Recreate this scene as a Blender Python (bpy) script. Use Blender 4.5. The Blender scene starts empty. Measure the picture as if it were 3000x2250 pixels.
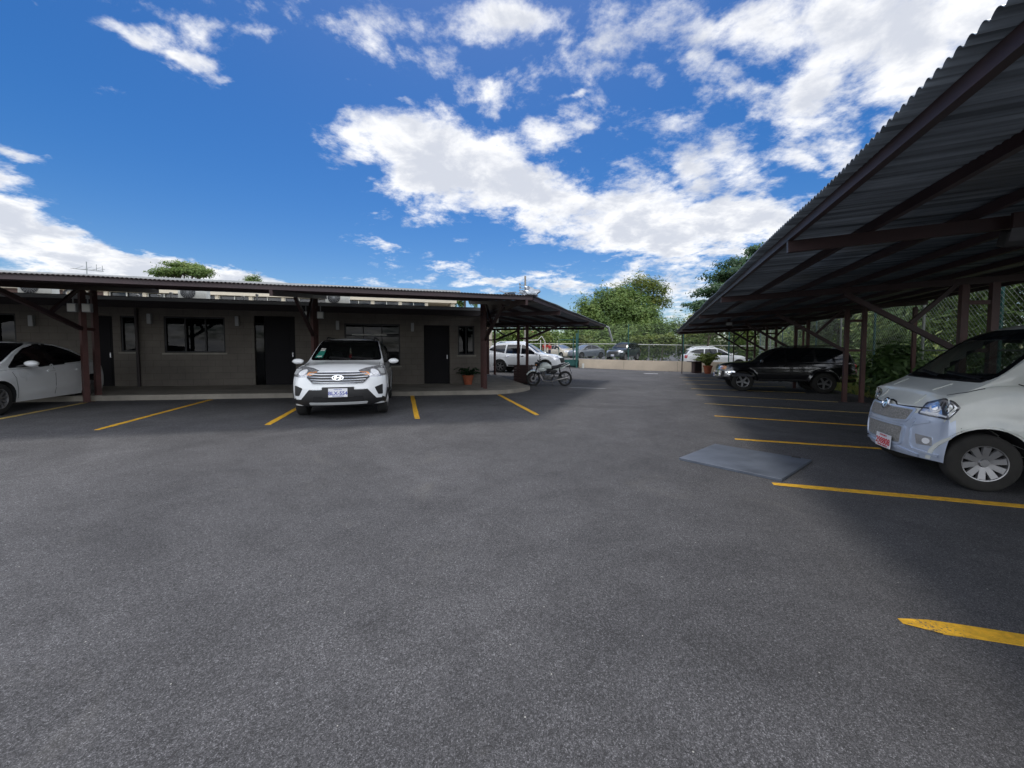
EXPOSURE, SKY, CLOUD = 0.7, .062, .70
import bpy, bmesh, math, random
import numpy as np
from math import radians, sin, cos, pi, sqrt, atan2, exp, tanh
from mathutils import Vector, Matrix
from mathutils.bvhtree import BVHTree
random.seed(7); RNG = np.random.default_rng(11)
SC = bpy.context.scene
COL = SC.collection

# ------------------------------------------------------------------ materials
def _n(nt, t, **kw):
    n = nt.nodes.new(t)
    for k, v in kw.items():
        if k in n.inputs: n.inputs[k].default_value = v
        else: setattr(n, k, v)
    return n

def pbr(name, col, rough=.6, metal=0., var=.12, scale=4., bump=0., bscale=60., coat=0., spec=.5, emit=None, trans=0.):
    m = bpy.data.materials.new(name); m.use_nodes = True
    nt = m.node_tree; b = nt.nodes['Principled BSDF']; L = nt.links
    b.inputs['Roughness'].default_value = rough
    b.inputs['Metallic'].default_value = metal
    b.inputs['Specular IOR Level'].default_value = spec
    b.inputs['Coat Weight'].default_value = coat
    b.inputs['Coat Roughness'].default_value = .06
    c = (*col, 1)
    b.inputs['Base Color'].default_value = c
    if emit: b.inputs['Emission Color'].default_value = (*emit[0], 1); b.inputs['Emission Strength'].default_value = emit[1]
    if var > 0:
        tc = _n(nt, 'ShaderNodeTexCoord')
        no = _n(nt, 'ShaderNodeTexNoise', Scale=scale, Detail=6., Roughness=.65)
        L.new(tc.outputs['Object'], no.inputs['Vector'])
        rp = _n(nt, 'ShaderNodeValToRGB')
        e = rp.color_ramp.elements
        e[0].position = .3; e[1].position = .72
        e[0].color = (*[max(0, x * (1 - var)) for x in col], 1); e[1].color = (*[x * (1 + var) for x in col], 1)
        L.new(no.outputs['Fac'], rp.inputs['Fac']); L.new(rp.outputs['Color'], b.inputs['Base Color'])
        if bump:
            n2 = _n(nt, 'ShaderNodeTexNoise', Scale=bscale, Detail=4.)
            L.new(tc.outputs['Object'], n2.inputs['Vector'])
            bp = _n(nt, 'ShaderNodeBump', Strength=bump, Distance=.02)
            L.new(n2.outputs['Fac'], bp.inputs['Height']); L.new(bp.outputs['Normal'], b.inputs['Normal'])
        if rough > .25:
            mr = _n(nt, 'ShaderNodeMapRange'); mr.inputs['To Min'].default_value = rough - .1; mr.inputs['To Max'].default_value = min(1, rough + .1)
            L.new(no.outputs['Fac'], mr.inputs['Value']); L.new(mr.outputs['Result'], b.inputs['Roughness'])
    return m

def glass(name, tint, through, ior=1.5):
    """car / window glass: tinted see-through mixed with a sharp Fresnel reflection"""
    m = bpy.data.materials.new(name); m.use_nodes = True
    nt = m.node_tree; nt.nodes.clear(); L = nt.links
    out = _n(nt, 'ShaderNodeOutputMaterial')
    tr = _n(nt, 'ShaderNodeBsdfTransparent', Color=(*through, 1))
    df = _n(nt, 'ShaderNodeBsdfDiffuse', Color=(*tint, 1))
    gl = _n(nt, 'ShaderNodeBsdfGlossy', Color=(1, 1, 1, 1), Roughness=.02)
    fr = _n(nt, 'ShaderNodeFresnel', IOR=ior)
    m1 = _n(nt, 'ShaderNodeMixShader', Fac=.12); m2 = _n(nt, 'ShaderNodeMixShader')
    L.new(tr.outputs[0], m1.inputs[1]); L.new(df.outputs[0], m1.inputs[2])
    L.new(fr.outputs[0], m2.inputs[0]); L.new(m1.outputs[0], m2.inputs[1]); L.new(gl.outputs[0], m2.inputs[2])
    L.new(m2.outputs[0], out.inputs[0])
    return m

def leafmat(name, dark, light, third=None, trans=.3):
    m = bpy.data.materials.new(name); m.use_nodes = True
    nt = m.node_tree; nt.nodes.clear(); L = nt.links
    out = _n(nt, 'ShaderNodeOutputMaterial')
    ge = _n(nt, 'ShaderNodeNewGeometry'); tc = _n(nt, 'ShaderNodeTexCoord')
    rp = _n(nt, 'ShaderNodeValToRGB'); e = rp.color_ramp.elements
    e[0].color = (*dark, 1); e[1].color = (*light, 1)
    if third: x = e.new(.93); x.color = (*third, 1); e[1].position if 0 else None; rp.color_ramp.elements[2].position = 1.
    if third: rp.color_ramp.elements[1].color = (*light, 1); rp.color_ramp.elements[2].color = (*third, 1); rp.color_ramp.elements[1].position = .75
    no = _n(nt, 'ShaderNodeTexNoise', Scale=.45, Detail=3.)
    L.new(tc.outputs['Object'], no.inputs['Vector'])
    ad = _n(nt, 'ShaderNodeMath', operation='MULTIPLY_ADD'); ad.inputs[1].default_value = .55
    ms = _n(nt, 'ShaderNodeMath', operation='MULTIPLY_ADD'); ms.inputs[1].default_value = 1.5; ms.inputs[2].default_value = -.5
    L.new(no.outputs['Fac'], ms.inputs[0])
    L.new(ge.outputs['Random Per Island'], ad.inputs[0]); L.new(ms.outputs[0], ad.inputs[2])
    L.new(ad.outputs[0], rp.inputs['Fac'])
    df = _n(nt, 'ShaderNodeBsdfDiffuse'); tl = _n(nt, 'ShaderNodeBsdfTranslucent'); gl = _n(nt, 'ShaderNodeBsdfGlossy', Roughness=.5)
    for s in (df, tl): L.new(rp.outputs['Color'], s.inputs['Color'])
    m1 = _n(nt, 'ShaderNodeMixShader', Fac=trans); m2 = _n(nt, 'ShaderNodeMixShader', Fac=.03)
    L.new(df.outputs[0], m1.inputs[1]); L.new(tl.outputs[0], m1.inputs[2])
    L.new(m1.outputs[0], m2.inputs[1]); L.new(gl.outputs[0], m2.inputs[2]); L.new(m2.outputs[0], out.inputs[0])
    return m

# ------------------------------------------------------------------ objects
def tag(o, label=None, cat=None, group=None, kind=None):
    if label: o['label'] = label
    if cat: o['category'] = cat
    if group: o['group'] = group
    if kind: o['kind'] = kind
    return o

def thing(name, label, cat, loc=(0, 0, 0), rz=0., group=None):
    o = bpy.data.objects.new(name, None); COL.objects.link(o)
    o.location = loc; o.rotation_euler = (0, 0, rz); o.empty_display_size = .2
    return tag(o, label, cat, group)

def link(name, me, parent=None, world=False):
    o = bpy.data.objects.new(name, me); COL.objects.link(o)
    if parent:
        o.parent = parent
        if world:                      # mesh is in world coordinates although it hangs under a placed Empty
            L = Vector((0, 0, 0)); p = parent
            while p: L += p.location; p = p.parent
            o.location = -L
    return o

def copy_tree(o, parent=None):
    kids = list(o.children)
    c = o.copy(); COL.objects.link(c)
    if parent: c.parent = parent
    for ch in kids: copy_tree(ch, c)
    return c

class MB:
    def __init__(s): s.v = []; s.f = []; s.m = []; s.cur = 0
    def add(s, vs, fs):
        o = len(s.v); s.v += [tuple(v) for v in vs]
        s.f += [tuple(i + o for i in f) for f in fs]; s.m += [s.cur] * len(fs); return s
    def box(s, c, d, R=None):
        hx, hy, hz = d[0] / 2, d[1] / 2, d[2] / 2
        vs = [Vector((x, y, z)) for x in (-hx, hx) for y in (-hy, hy) for z in (-hz, hz)]
        if R: vs = [R @ v for v in vs]
        c = Vector(c)
        return s.add([v + c for v in vs], [(0, 1, 3, 2), (4, 6, 7, 5), (0, 4, 5, 1), (2, 3, 7, 6), (0, 2, 6, 4), (1, 5, 7, 3)])
    def beam(s, p, q, w, h, up=(0, 0, 1)):
        p = Vector(p); q = Vector(q); d = (q - p); l = d.length; d.normalize()
        u = Vector(up); sd = d.cross(u)
        if sd.length < 1e-4: u = Vector((1, 0, 0)); sd = d.cross(u)
        sd.normalize(); u = sd.cross(d)
        R = Matrix((d, sd, u)).transposed()
        return s.box((p + q) / 2, (l, w, h), R)
    def tube(s, pts, r, n=8, cap=True):
        pts = [Vector(p) for p in pts]; rs = r if isinstance(r, (list, tuple)) else [r] * len(pts)
        vs = []; fs = []; ref = None
        for i, p in enumerate(pts):
            d = (pts[min(i + 1, len(pts) - 1)] - pts[max(i - 1, 0)]).normalized()
            if ref is None:
                ref = Vector((0, 0, 1)) if abs(d.z) < .9 else Vector((1, 0, 0))
            a = d.cross(ref); a.normalize(); b = a.cross(d)
            ref = b
            vs += [p + (a * cos(2 * pi * k / n) + b * sin(2 * pi * k / n)) * rs[i] for k in range(n)]
        for i in range(len(pts) - 1):
            for k in range(n):
                fs.append((i * n + k, i * n + (k + 1) % n, (i + 1) * n + (k + 1) % n, (i + 1) * n + k))
        if cap: fs += [tuple(range(n))[::-1], tuple(range((len(pts) - 1) * n, len(pts) * n))]
        return s.add(vs, fs)
    def lathe(s, prof, n=24, R=None, c=(0, 0, 0), closed=False):
        """prof: (radius, height) pairs round the local z axis"""
        vs = []; fs = []; m = len(prof); c = Vector(c)
        for k in range(n):
            a = 2 * pi * k / n
            for r, z in prof:
                v = Vector((r * cos(a), r * sin(a), z)); vs.append((R @ v if R else v) + c)
        e = m if closed else m - 1
        for k in range(n):
            for j in range(e):
                a, b = k * m + j, k * m + (j + 1) % m; k2 = (k + 1) % n
                fs.append((a, k2 * m + j, k2 * m + (j + 1) % m, b))
        return s.add(vs, fs)
    def prism(s, poly, z0, z1, R=None, c=(0, 0, 0)):
        n = len(poly); c = Vector(c)
        vs = [Vector((x, y, z)) for z in (z0, z1) for x, y in poly]
        if R: vs = [R @ v for v in vs]
        return s.add([v + c for v in vs], [tuple(range(n))[::-1], tuple(range(n, 2 * n))] + [(i, (i + 1) % n, (i + 1) % n + n, i + n) for i in range(n)])
    def ball(s, c, r, n=12, m=8, R=None):
        rx, ry, rz = r if isinstance(r, (tuple, list)) else (r, r, r)
        vs = []; fs = []; c = Vector(c)
        for j in range(m + 1):
            t = pi * j / m
            for k in range(n):
                a = 2 * pi * k / n; v = Vector((rx * sin(t) * cos(a), ry * sin(t) * sin(a), rz * cos(t)))
                vs.append((R @ v if R else v) + c)
        for j in range(m):
            for k in range(n): fs.append((j * n + k, (j + 1) * n + k, (j + 1) * n + (k + 1) % n, j * n + (k + 1) % n))
        return s.add(vs, fs)
    def mesh(s, name, mats, smooth=False, bevel=0):
        me = bpy.data.meshes.new(name); me.from_pydata(s.v, [], s.f)
        for m in (mats if isinstance(mats, (list, tuple)) else [mats]): me.materials.append(m)
        if any(s.m): me.polygons.foreach_set('material_index', s.m)
        bm = bmesh.new(); bm.from_mesh(me)
        if smooth is True: bmesh.ops.remove_doubles(bm, verts=bm.verts, dist=1e-5)
        bmesh.ops.recalc_face_normals(bm, faces=bm.faces)
        if smooth:
            for f in bm.faces: f.smooth = True
            for e in bm.edges:
                if len(e.link_faces) == 2 and e.calc_face_angle(0) > radians(38): e.smooth = False
        bm.to_mesh(me); bm.free(); me.update()
        return me
    def obj(s, name, mats, parent=None, smooth=False, world=False, bevel=0):
        o = link(name, s.mesh(name, mats, smooth), parent, world)
        if bevel:
            b = o.modifiers.new('Bevel', 'BEVEL'); b.width = bevel; b.segments = 2; b.limit_method = 'ANGLE'; b.angle_limit = radians(40)
        return o

RX = lambda a: Matrix.Rotation(a, 3, 'X')
RY = lambda a: Matrix.Rotation(a, 3, 'Y')
RZ = lambda a: Matrix.Rotation(a, 3, 'Z')

def pchip(pts):
    xs = np.array([p[0] for p in pts], float); ys = np.array([p[1] for p in pts], float)
    o = np.argsort(xs); xs = xs[o]; ys = ys[o]; hh = np.diff(xs); d = np.diff(ys) / hh
    m = np.zeros_like(xs); m[0] = d[0]; m[-1] = d[-1]
    for i in range(1, len(xs) - 1):
        if d[i - 1] * d[i] > 0:
            w1 = 2 * hh[i] + hh[i - 1]; w2 = hh[i] + 2 * hh[i - 1]
            m[i] = (w1 + w2) / (w1 / d[i - 1] + w2 / d[i])
    def f(x):
        x = min(max(x, xs[0]), xs[-1]); i = min(max(int(np.searchsorted(xs, x)) - 1, 0), len(xs) - 2)
        t = (x - xs[i]) / hh[i]
        return float((2*t**3-3*t*t+1)*ys[i] + (t**3-2*t*t+t)*hh[i]*m[i] + (-2*t**3+3*t*t)*ys[i+1] + (t**3-t*t)*hh[i]*m[i+1])
    return f

def text_mesh(name, txt, size, material, extrude=.002, bold=False):
    cu = bpy.data.curves.new(name, 'FONT'); cu.body = txt; cu.size = size; cu.extrude = extrude
    cu.align_x = 'CENTER'; cu.align_y = 'CENTER'; cu.offset = size * .02 if bold else 0
    ob = bpy.data.objects.new(name, cu); COL.objects.link(ob)
    dg = bpy.context.evaluated_depsgraph_get()
    me = bpy.data.meshes.new_from_object(ob.evaluated_get(dg))
    bpy.data.objects.remove(ob); bpy.data.curves.remove(cu)
    me.materials.clear(); me.materials.append(material)
    return me

# ------------------------------------------------------------------ the site: axes and slope of the yard
H = 1.5                                               # eye height of the photographer
AX = Vector((sin(radians(20.2)), cos(radians(20.2)), 0)); BX = Vector((AX.y, -AX.x, 0))   # along / across the right-hand carport
def gz(x, y):                                         # the yard rises gently to the west
    t = x * BX.x + y * BX.y
    return .021 * math.log1p(exp(min(40, -t * 2 - 1.))) / 2
def ST(s, t, z=0.): return AX * s + BX * t + Vector((0, 0, z))
OL = Vector((.47, 9.01, 0)); AL = Vector((.9563, .2924, 0)); NL = Vector((-.2924, .9563, 0))  # eave corner of the left carports
def LF(s, k, z=0.): return OL + AL * s + NL * k + Vector((0, 0, z))
A2 = Vector((sin(radians(21.5)), cos(radians(21.5)), 0)); N2 = Vector((-A2.y, A2.x, 0))
def L2(s, k, z=0.): return OL + A2 * s + N2 * k + Vector((0, 0, z))
ANG_L = atan2(AL.y, AL.x); ANG_B = atan2(BX.y, BX.x); ANG_2 = atan2(A2.y, A2.x); ANG_A = atan2(AX.y, AX.x); ANG_2A = ANG_2

# ------------------------------------------------------------------ shared materials
M = {}
M['purlin'] = pbr('dark_brown_channel', (.042, .022, .025), .5, var=.3, scale=3)
M['brown'] = pbr('brown_painted_steel', (.085, .036, .032), .5, var=.3, scale=3)
M['brown_d'] = pbr('dark_brown_steel', (.045, .022, .022), .5, var=.25, scale=3)
def ribbed(name, col, ang):  # rib light and shade painted into the zinc colour as tone stripes
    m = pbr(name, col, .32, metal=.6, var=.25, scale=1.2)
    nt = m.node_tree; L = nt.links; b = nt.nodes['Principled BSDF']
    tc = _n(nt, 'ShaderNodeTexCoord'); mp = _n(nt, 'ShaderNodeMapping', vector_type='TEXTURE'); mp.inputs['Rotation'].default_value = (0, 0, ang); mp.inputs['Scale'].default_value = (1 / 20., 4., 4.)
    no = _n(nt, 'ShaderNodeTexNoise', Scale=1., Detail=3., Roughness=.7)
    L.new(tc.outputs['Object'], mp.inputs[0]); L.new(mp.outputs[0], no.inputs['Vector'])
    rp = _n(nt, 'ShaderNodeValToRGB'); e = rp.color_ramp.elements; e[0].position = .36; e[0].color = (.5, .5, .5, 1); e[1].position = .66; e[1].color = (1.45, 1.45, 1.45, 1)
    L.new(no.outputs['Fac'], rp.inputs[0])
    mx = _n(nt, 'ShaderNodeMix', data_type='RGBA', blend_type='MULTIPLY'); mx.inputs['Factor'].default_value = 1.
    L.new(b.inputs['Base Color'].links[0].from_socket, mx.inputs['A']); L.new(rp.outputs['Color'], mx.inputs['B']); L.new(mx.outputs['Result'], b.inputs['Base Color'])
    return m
M['zinc_right'] = ribbed('rib_shaded_zinc', (.2, .235, .27), ANG_A); M['zinc_drive'] = ribbed('rib_shaded_zinc_drive', (.24, .27, .3), ANG_2A)
M['oldzinc'] = pbr('brown_coated_sheet', (.075, .06, .06), .55, metal=.2, var=.3)
M['zinc'] = pbr('corrugated_zinc', (.33, .36, .39), .32, metal=.6, var=.25, scale=1.2)
M['black'] = pbr('black_plastic', (.012, .012, .013), .45, var=.2)
M['under'] = pbr('dark_underbody', (.006, .006, .007), .8, var=.1)
M['rubber'] = pbr('tyre_rubber', (.017, .017, .017), .78, var=.35, scale=9)
M['dusty'] = pbr('dusty_tyre_rubber', (.022, .021, .019), .85, var=.45, scale=7)
M['alloy'] = pbr('alloy_wheel', (.34, .34, .35), .34, metal=.85, var=.1)
M['chrome'] = pbr('chrome', (.75, .76, .78), .12, metal=1., var=0)
M['lampg'] = pbr('lamp_reflector', (.55, .56, .58), .18, metal=.7, var=.35, scale=14)
M['lampd'] = pbr('lamp_bezel', (.06, .06, .065), .25, var=.2, coat=1.)
M['lens'] = pbr('lamp_lens', (.85, .86, .88), .1, var=0, coat=1.)
M['amber'] = pbr('amber_lens', (.75, .28, .06), .2, var=0, coat=1.)
M['redlens'] = pbr('red_lens', (.45, .02, .02), .2, var=0, coat=1.)
M['white'] = pbr('white_car_paint', (.8, .82, .83), .3, var=.03, scale=2, coat=1.)
M['vanwhite'] = pbr('dusty_white_van_paint', (.68, .7, .66), .36, var=.08, scale=2.5, coat=.6)
M['silver'] = pbr('silver_blue_bumper', (.56, .63, .76), .33, metal=.35, var=.06, coat=.7)
M['blackcar'] = pbr('black_car_paint', (.006, .006, .008), .22, var=.1, coat=1., spec=.6)
M['darkcar'] = pbr('dark_green_grey_paint', (.02, .03, .035), .3, var=.1, coat=1.)
M['beigecar'] = pbr('beige_car_paint', (.55, .5, .4), .35, var=.08, coat=1.)
M['greycar'] = pbr('grey_car_paint', (.12, .14, .16), .3, var=.08, coat=1.)
M['tint'] = pbr('dark_window_glass', (.005, .006, .008), .06, var=0, spec=.6)
M['frit'] = pbr('black_glass_border', (.004, .004, .005), .2, var=0)
M['seethru'] = glass('clear_tinted_glass', (.03, .035, .035), (.68, .72, .68))
M['smoke'] = glass('smoked_glass', (.02, .02, .025), (.2, .2, .21))
M['winglass'] = glass('dark_window_pane', (.01, .014, .018), (.1, .11, .12), 1.22)
M['darkchrome'] = pbr('dark_chrome', (.32, .33, .35), .25, metal=1., var=0)
M['seam'] = pbr('panel_gap', (.02, .02, .02), .8, var=0)
M['mesh'] = pbr('grille_mesh', (.28, .27, .25), .6, var=.5, scale=60, bump=.5, bscale=120)
M['plate'] = pbr('plate_white', (.74, .75, .78), .5, var=.05)
M['bluetxt'] = pbr('plate_blue', (.06, .08, .35), .5, var=0)
M['redtxt'] = pbr('plate_red', (.6, .03, .04), .5, var=0)
M['yellow'] = pbr('yellow_road_paint', (.72, .4, .018), .8, var=.3, scale=18, bump=.6, bscale=140)
def worn(name, col, amount):
    m = pbr(name, col, .8, var=.28, scale=16, bump=.6, bscale=140)
    nt = m.node_tree; L = nt.links; b = nt.nodes['Principled BSDF']; tc = _n(nt, 'ShaderNodeTexCoord')
    n1 = _n(nt, 'ShaderNodeTexNoise', Scale=70., Detail=6., Roughness=.75); n2 = _n(nt, 'ShaderNodeTexNoise', Scale=3.2, Detail=4.)
    for n in (n1, n2): L.new(tc.outputs['Object'], n.inputs['Vector'])
    a = _n(nt, 'ShaderNodeMath', operation='MULTIPLY_ADD'); a.inputs[1].default_value = .55; L.new(n2.outputs['Fac'], a.inputs[0]); L.new(n1.outputs['Fac'], a.inputs[2])
    r = _n(nt, 'ShaderNodeMapRange'); r.inputs['From Min'].default_value = .95 - amount; r.inputs['From Max'].default_value = 1.02 - amount; L.new(a.outputs[0], r.inputs['Value'])
    mx = _n(nt, 'ShaderNodeMix', data_type='RGBA'); L.new(r.outputs['Result'], mx.inputs['Factor'])
    L.new(b.inputs['Base Color'].links[0].from_socket, mx.inputs['A']); mx.inputs['B'].default_value = (.09, .085, .08, 1); L.new(mx.outputs['Result'], b.inputs['Base Color'])
    return m
M['yellow'] = worn('worn_yellow_paint', (.74, .41, .02), .06)
M['fadedyel'] = worn('faded_yellow_paint', (.56, .40, .11), .14)
M['green'] = pbr('green_painted_steel', (.01, .085, .075), .5, var=.25)
M['galv'] = pbr('galvanised_steel', (.3, .32, .31), .5, metal=.5, var=.2)
M['wire'] = pbr('chain_link_wire', (.24, .27, .26), .6, metal=.3, var=0)
M['terra'] = pbr('terracotta', (.33, .09, .04), .8, var=.25, scale=10)
M['soil'] = pbr('potting_soil', (.03, .02, .015), .95, var=.3)
M['box'] = pbr('grey_box_enamel', (.36, .37, .37), .5, var=.1)
M['offwhite'] = pbr('off_white_enamel', (.66, .66, .6), .5, var=.08)
M['pvc'] = pbr('white_pvc', (.75, .75, .72), .5, var=.06)
M['seat'] = pbr('grey_seat_fabric', (.045, .045, .05), .9, var=.2)
M['skin'] = pbr('skin', (.42, .24, .17), .6, var=.06)
M['redcloth'] = pbr('red_cloth', (.5, .03, .035), .85, var=.2)
M['jeans'] = pbr('dark_trousers', (.03, .035, .06), .9, var=.2)
M['hair'] = pbr('dark_hair', (.02, .013, .01), .7, var=.2)
M['bark'] = pbr('bark', (.12, .095, .07), .9, var=.4, scale=6, bump=.8, bscale=25)
# ------------------------------------------------------------------ camera
FPX, CXP, CYP = 850., 1106., 797.; PITCH = atan2(40., FPX)
cam = bpy.data.cameras.new('camera'); co = bpy.data.objects.new('camera', cam); COL.objects.link(co)
cam.sensor_width = 36; cam.lens = FPX / 2212 * 36; cam.shift_y = -32.5 / 2212
cam.clip_start = .05; cam.clip_end = 3000
co.location = (0, 0, H); co.rotation_euler = (pi / 2 - PITCH, 0, 0)
SC.camera = co
SC.view_settings.view_transform = 'Standard'; SC.view_settings.look = 'None'
SC.view_settings.exposure = EXPOSURE; SC.view_settings.gamma = 1
SC.cycles.max_bounces = 8; SC.cycles.transparent_max_bounces = 16
SC.cycles.use_denoising = True

# ------------------------------------------------------------------ sun and sky
SUNV = Vector((-.02, .30, .954)).normalized()
sl = bpy.data.lights.new('sun', 'SUN'); sl.energy = 1.1; sl.angle = radians(10); sl.color = (1., .95, .88)
so = bpy.data.objects.new('sun', sl); COL.objects.link(so); so.location = (0, 20, 60)
so.rotation_euler = SUNV.to_track_quat('Z', 'Y').to_euler()

def sky_world():
    w = bpy.data.worlds.new('World'); SC.world = w; w.use_nodes = True
    nt = w.node_tree; nt.nodes.clear(); L = nt.links
    out = _n(nt, 'ShaderNodeOutputWorld')
    sk = _n(nt, 'ShaderNodeTexSky', sky_type='NISHITA', sun_disc=False)
    sk.sun_elevation = math.asin(SUNV.z); sk.sun_rotation = atan2(SUNV.x, SUNV.y); sk.altitude = 900; sk.dust_density = 1.4; sk.air_density = 1.05; sk.ozone_density = 2.5
    hs = _n(nt, 'ShaderNodeHueSaturation', Saturation=1.44, Value=1.12, Hue=.507)
    L.new(sk.outputs[0], hs.inputs['Color'])
    tc = _n(nt, 'ShaderNodeTexCoord'); sp = _n(nt, 'ShaderNodeSeparateXYZ'); L.new(tc.outputs['Generated'], sp.inputs[0])
    def mth(op, a, b=None, c=None, clamp=False):
        n = _n(nt, 'ShaderNodeMath', operation=op); n.use_clamp = clamp
        for i, x in enumerate((a, b, c)):
            if x is None: continue
            if isinstance(x, (int, float)): n.inputs[i].default_value = x
            else: L.new(x, n.inputs[i])
        return n.outputs[0]
    def comb(x, y, z=0.):
        n = _n(nt, 'ShaderNodeCombineXYZ')
        for i, q in enumerate((x, y, z)):
            if isinstance(q, (int, float)): n.inputs[i].default_value = q
            else: L.new(q, n.inputs[i])
        return n.outputs[0]
    # compass direction of every cloud: u = east / north, v = up / north
    yy = mth('MAXIMUM', mth('ABSOLUTE', sp.outputs['Y']), .12)
    u = mth('DIVIDE', sp.outputs['X'], yy); v = mth('DIVIDE', sp.outputs['Z'], yy)
    # flat-layer coordinates: clouds get smaller and flatter towards the horizon
    el = mth('ADD', mth('MAXIMUM', sp.outputs['Z'], 0.), .22)
    px = mth('DIVIDE', sp.outputs['X'], el); py = mth('DIVIDE', sp.outputs['Y'], el)
    P = comb(px, py)
    def noise(vec, sc, det, ro, off=0., dist=0.):
        n = _n(nt, 'ShaderNodeTexNoise', Scale=sc, Detail=det, Roughness=ro, Distortion=dist)
        if off:
            a = _n(nt, 'ShaderNodeVectorMath', operation='ADD'); a.inputs[1].default_value = (off, off * .7, off * .3)
            L.new(vec, a.inputs[0]); vec = a.outputs[0]
        L.new(vec, n.inputs['Vector']); return n
    wn = noise(P, 2.0, 6., .62, 3.)
    wsub = _n(nt, 'ShaderNodeVectorMath', operation='SUBTRACT'); L.new(wn.outputs['Color'], wsub.inputs[0]); wsub.inputs[1].default_value = (.5, .5, .5)
    wsc = _n(nt, 'ShaderNodeVectorMath', operation='SCALE'); L.new(wsub.outputs[0], wsc.inputs[0]); wsc.inputs['Scale'].default_value = .24
    uv = comb(u, v)
    wad = _n(nt, 'ShaderNodeVectorMath', operation='ADD'); L.new(uv, wad.inputs[0]); L.new(wsc.outputs[0], wad.inputs[1])
    def blob(x, y, rx, ry, ang, wgt):
        rr = (x - CXP) / FPX; up = -(y - CYP) / FPX
        yc = cos(PITCH) + up * sin(PITCH); zc = -sin(PITCH) + up * cos(PITCH)
        mp = _n(nt, 'ShaderNodeMapping', vector_type='TEXTURE')
        mp.inputs['Location'].default_value = (rr / yc, zc / yc, 0)
        mp.inputs['Rotation'].default_value = (0, 0, -radians(ang))
        mp.inputs['Scale'].default_value = (rx / FPX, ry / FPX, 1)
        L.new(wad.outputs[0], mp.inputs['Vector'])
        ln = _n(nt, 'ShaderNodeVectorMath', operation='LENGTH'); L.new(mp.outputs[0], ln.inputs[0])
        return mth('MULTIPLY', mth('SUBTRACT', 1.15, ln.outputs['Value'], clamp=True), wgt)
    # (x, y, half width, half height, tilt, weight) in the numbers of the 2212 px wide chart
    BL = [(800, 325, 130, 75, 20, 1.1), (940, 355, 220, 120, 20, 1.6), (1150, 430, 240, 100, 15, 1.6), (1350, 480, 260, 80, 8, 1.5), (1590, 480, 220, 75, -4, 1.5),
          (780, 262, 70, 45, 20, .9), (1185, 290, 140, 60, -8, .9), (1090, 330, 110, 80, 0, .85), (1330, 400, 170, 70, 10, .75), (1480, 350, 110, 90, -20, .75), (1570, 320, 80, 80, 0, .7), (1470, 265, 90, 60, 0, .55), (1640, 400, 90, 60, 0, .6),
          (1400, 60, 160, 110, 20, 1.05), (1500, 140, 180, 80, 10, 1.05), (1650, 60, 190, 110, 0, 1.0), (1380, 170, 130, 50, 8, .9), (1610, 190, 150, 55, 8, .85), (1760, 190, 110, 120, 25, .95), (1850, 300, 120, 90, 20, 1.05), (1980, 120, 190, 170, 20, 1.3), (2110, 40, 150, 130, 0, 1.3), (1560, 60, 240, 120, 5, 1.1), (1800, 60, 120, 90, 0, 1.0), (1770, 335, 90, 35, 0, .85),
          (1105, 45, 135, 62, 0, 1.15), (1062, 190, 52, 50, 30, .8), (965, 130, 75, 50, 30, .75), (870, 115, 60, 40, 20, .62), (740, 50, 150, 85, 30, .75), (790, 95, 80, 60, 40, .65), (640, 15, 130, 45, 0, .55), (580, 75, 70, 22, 18, .6), (1240, 207, 40, 14, 0, .6), (800, 185, 120, 16, 18, .55), (880, 215, 60, 14, 10, .55),
          (310, 62, 130, 34, 12, .85), (400, 105, 110, 24, 22, .85), (455, 65, 60, 34, 10, .7), (370, 130, 70, 30, 30, .5), (570, 277, 45, 14, 10, .5), (520, 178, 40, 12, 10, .4),
          (40, 318, 130, 22, 10, .8), (10, 385, 85, 48, 10, 1.0),
          (30, 505, 170, 80, 28, 1.7), (180, 565, 200, 66, 22, 1.7), (330, 595, 180, 52, 12, 1.6), (500, 605, 125, 42, 14, 1.5), (120, 640, 440, 75, 5, 1.8),
          (870, 545, 110, 24, 8, .75), (960, 582, 110, 20, 8, .6), (1060, 610, 200, 24, 0, .75), (1240, 615, 170, 26, 0, .75), (1400, 572, 110, 36, -10, .8), (1335, 602, 90, 30, -8, .8), (1480, 640, 90, 60, 0, .85), (1560, 556, 170, 24, -4, .75), (1200, 535, 110, 18, 10, .45)]
    acc = None
    for b in BL:
        o = blob(*b)
        if acc is None: acc = o
        else: acc = mth('SMOOTH_MAX', acc, o, .12)
    acc = mth('SUBTRACT', acc, mth('ADD', blob(400, 370, 240, 170, 0, 1.3), mth('ADD', blob(60, 130, 170, 110, 0, 1.0), blob(590, 430, 200, 160, 0, .8))))
    # broken cloud elsewhere in the sky (behind the viewer and to the sides)
    side = mth('MULTIPLY', mth('GREATER_THAN', mth('ABSOLUTE', u), 1.42), 1.)
    back = mth('MAXIMUM', side, mth('LESS_THAN', sp.outputs['Y'], .12))
    back = mth('MAXIMUM', back, mth('GREATER_THAN', v, 1.12))
    nb = noise(P, 1.1, 2., .5, 9.)
    acc = mth('ADD', mth('MULTIPLY', acc, mth('SUBTRACT', 1., back)), mth('MULTIPLY', back, mth('MULTIPLY_ADD', nb.outputs['Fac'], 2.2, -.35)))
    f1 = noise(P, 3.6, 9., .62, 1.5, .35)
    f2 = noise(P, 13., 5., .65, 5.)
    den = mth('ADD', mth('MULTIPLY_ADD', f1.outputs['Fac'], 4.4, -2.2), mth('MULTIPLY_ADD', f2.outputs['Fac'], 2.0, -1.0))
    den = mth('ADD', den, mth('MULTIPLY_ADD', acc, 1.55, -.52))
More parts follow.
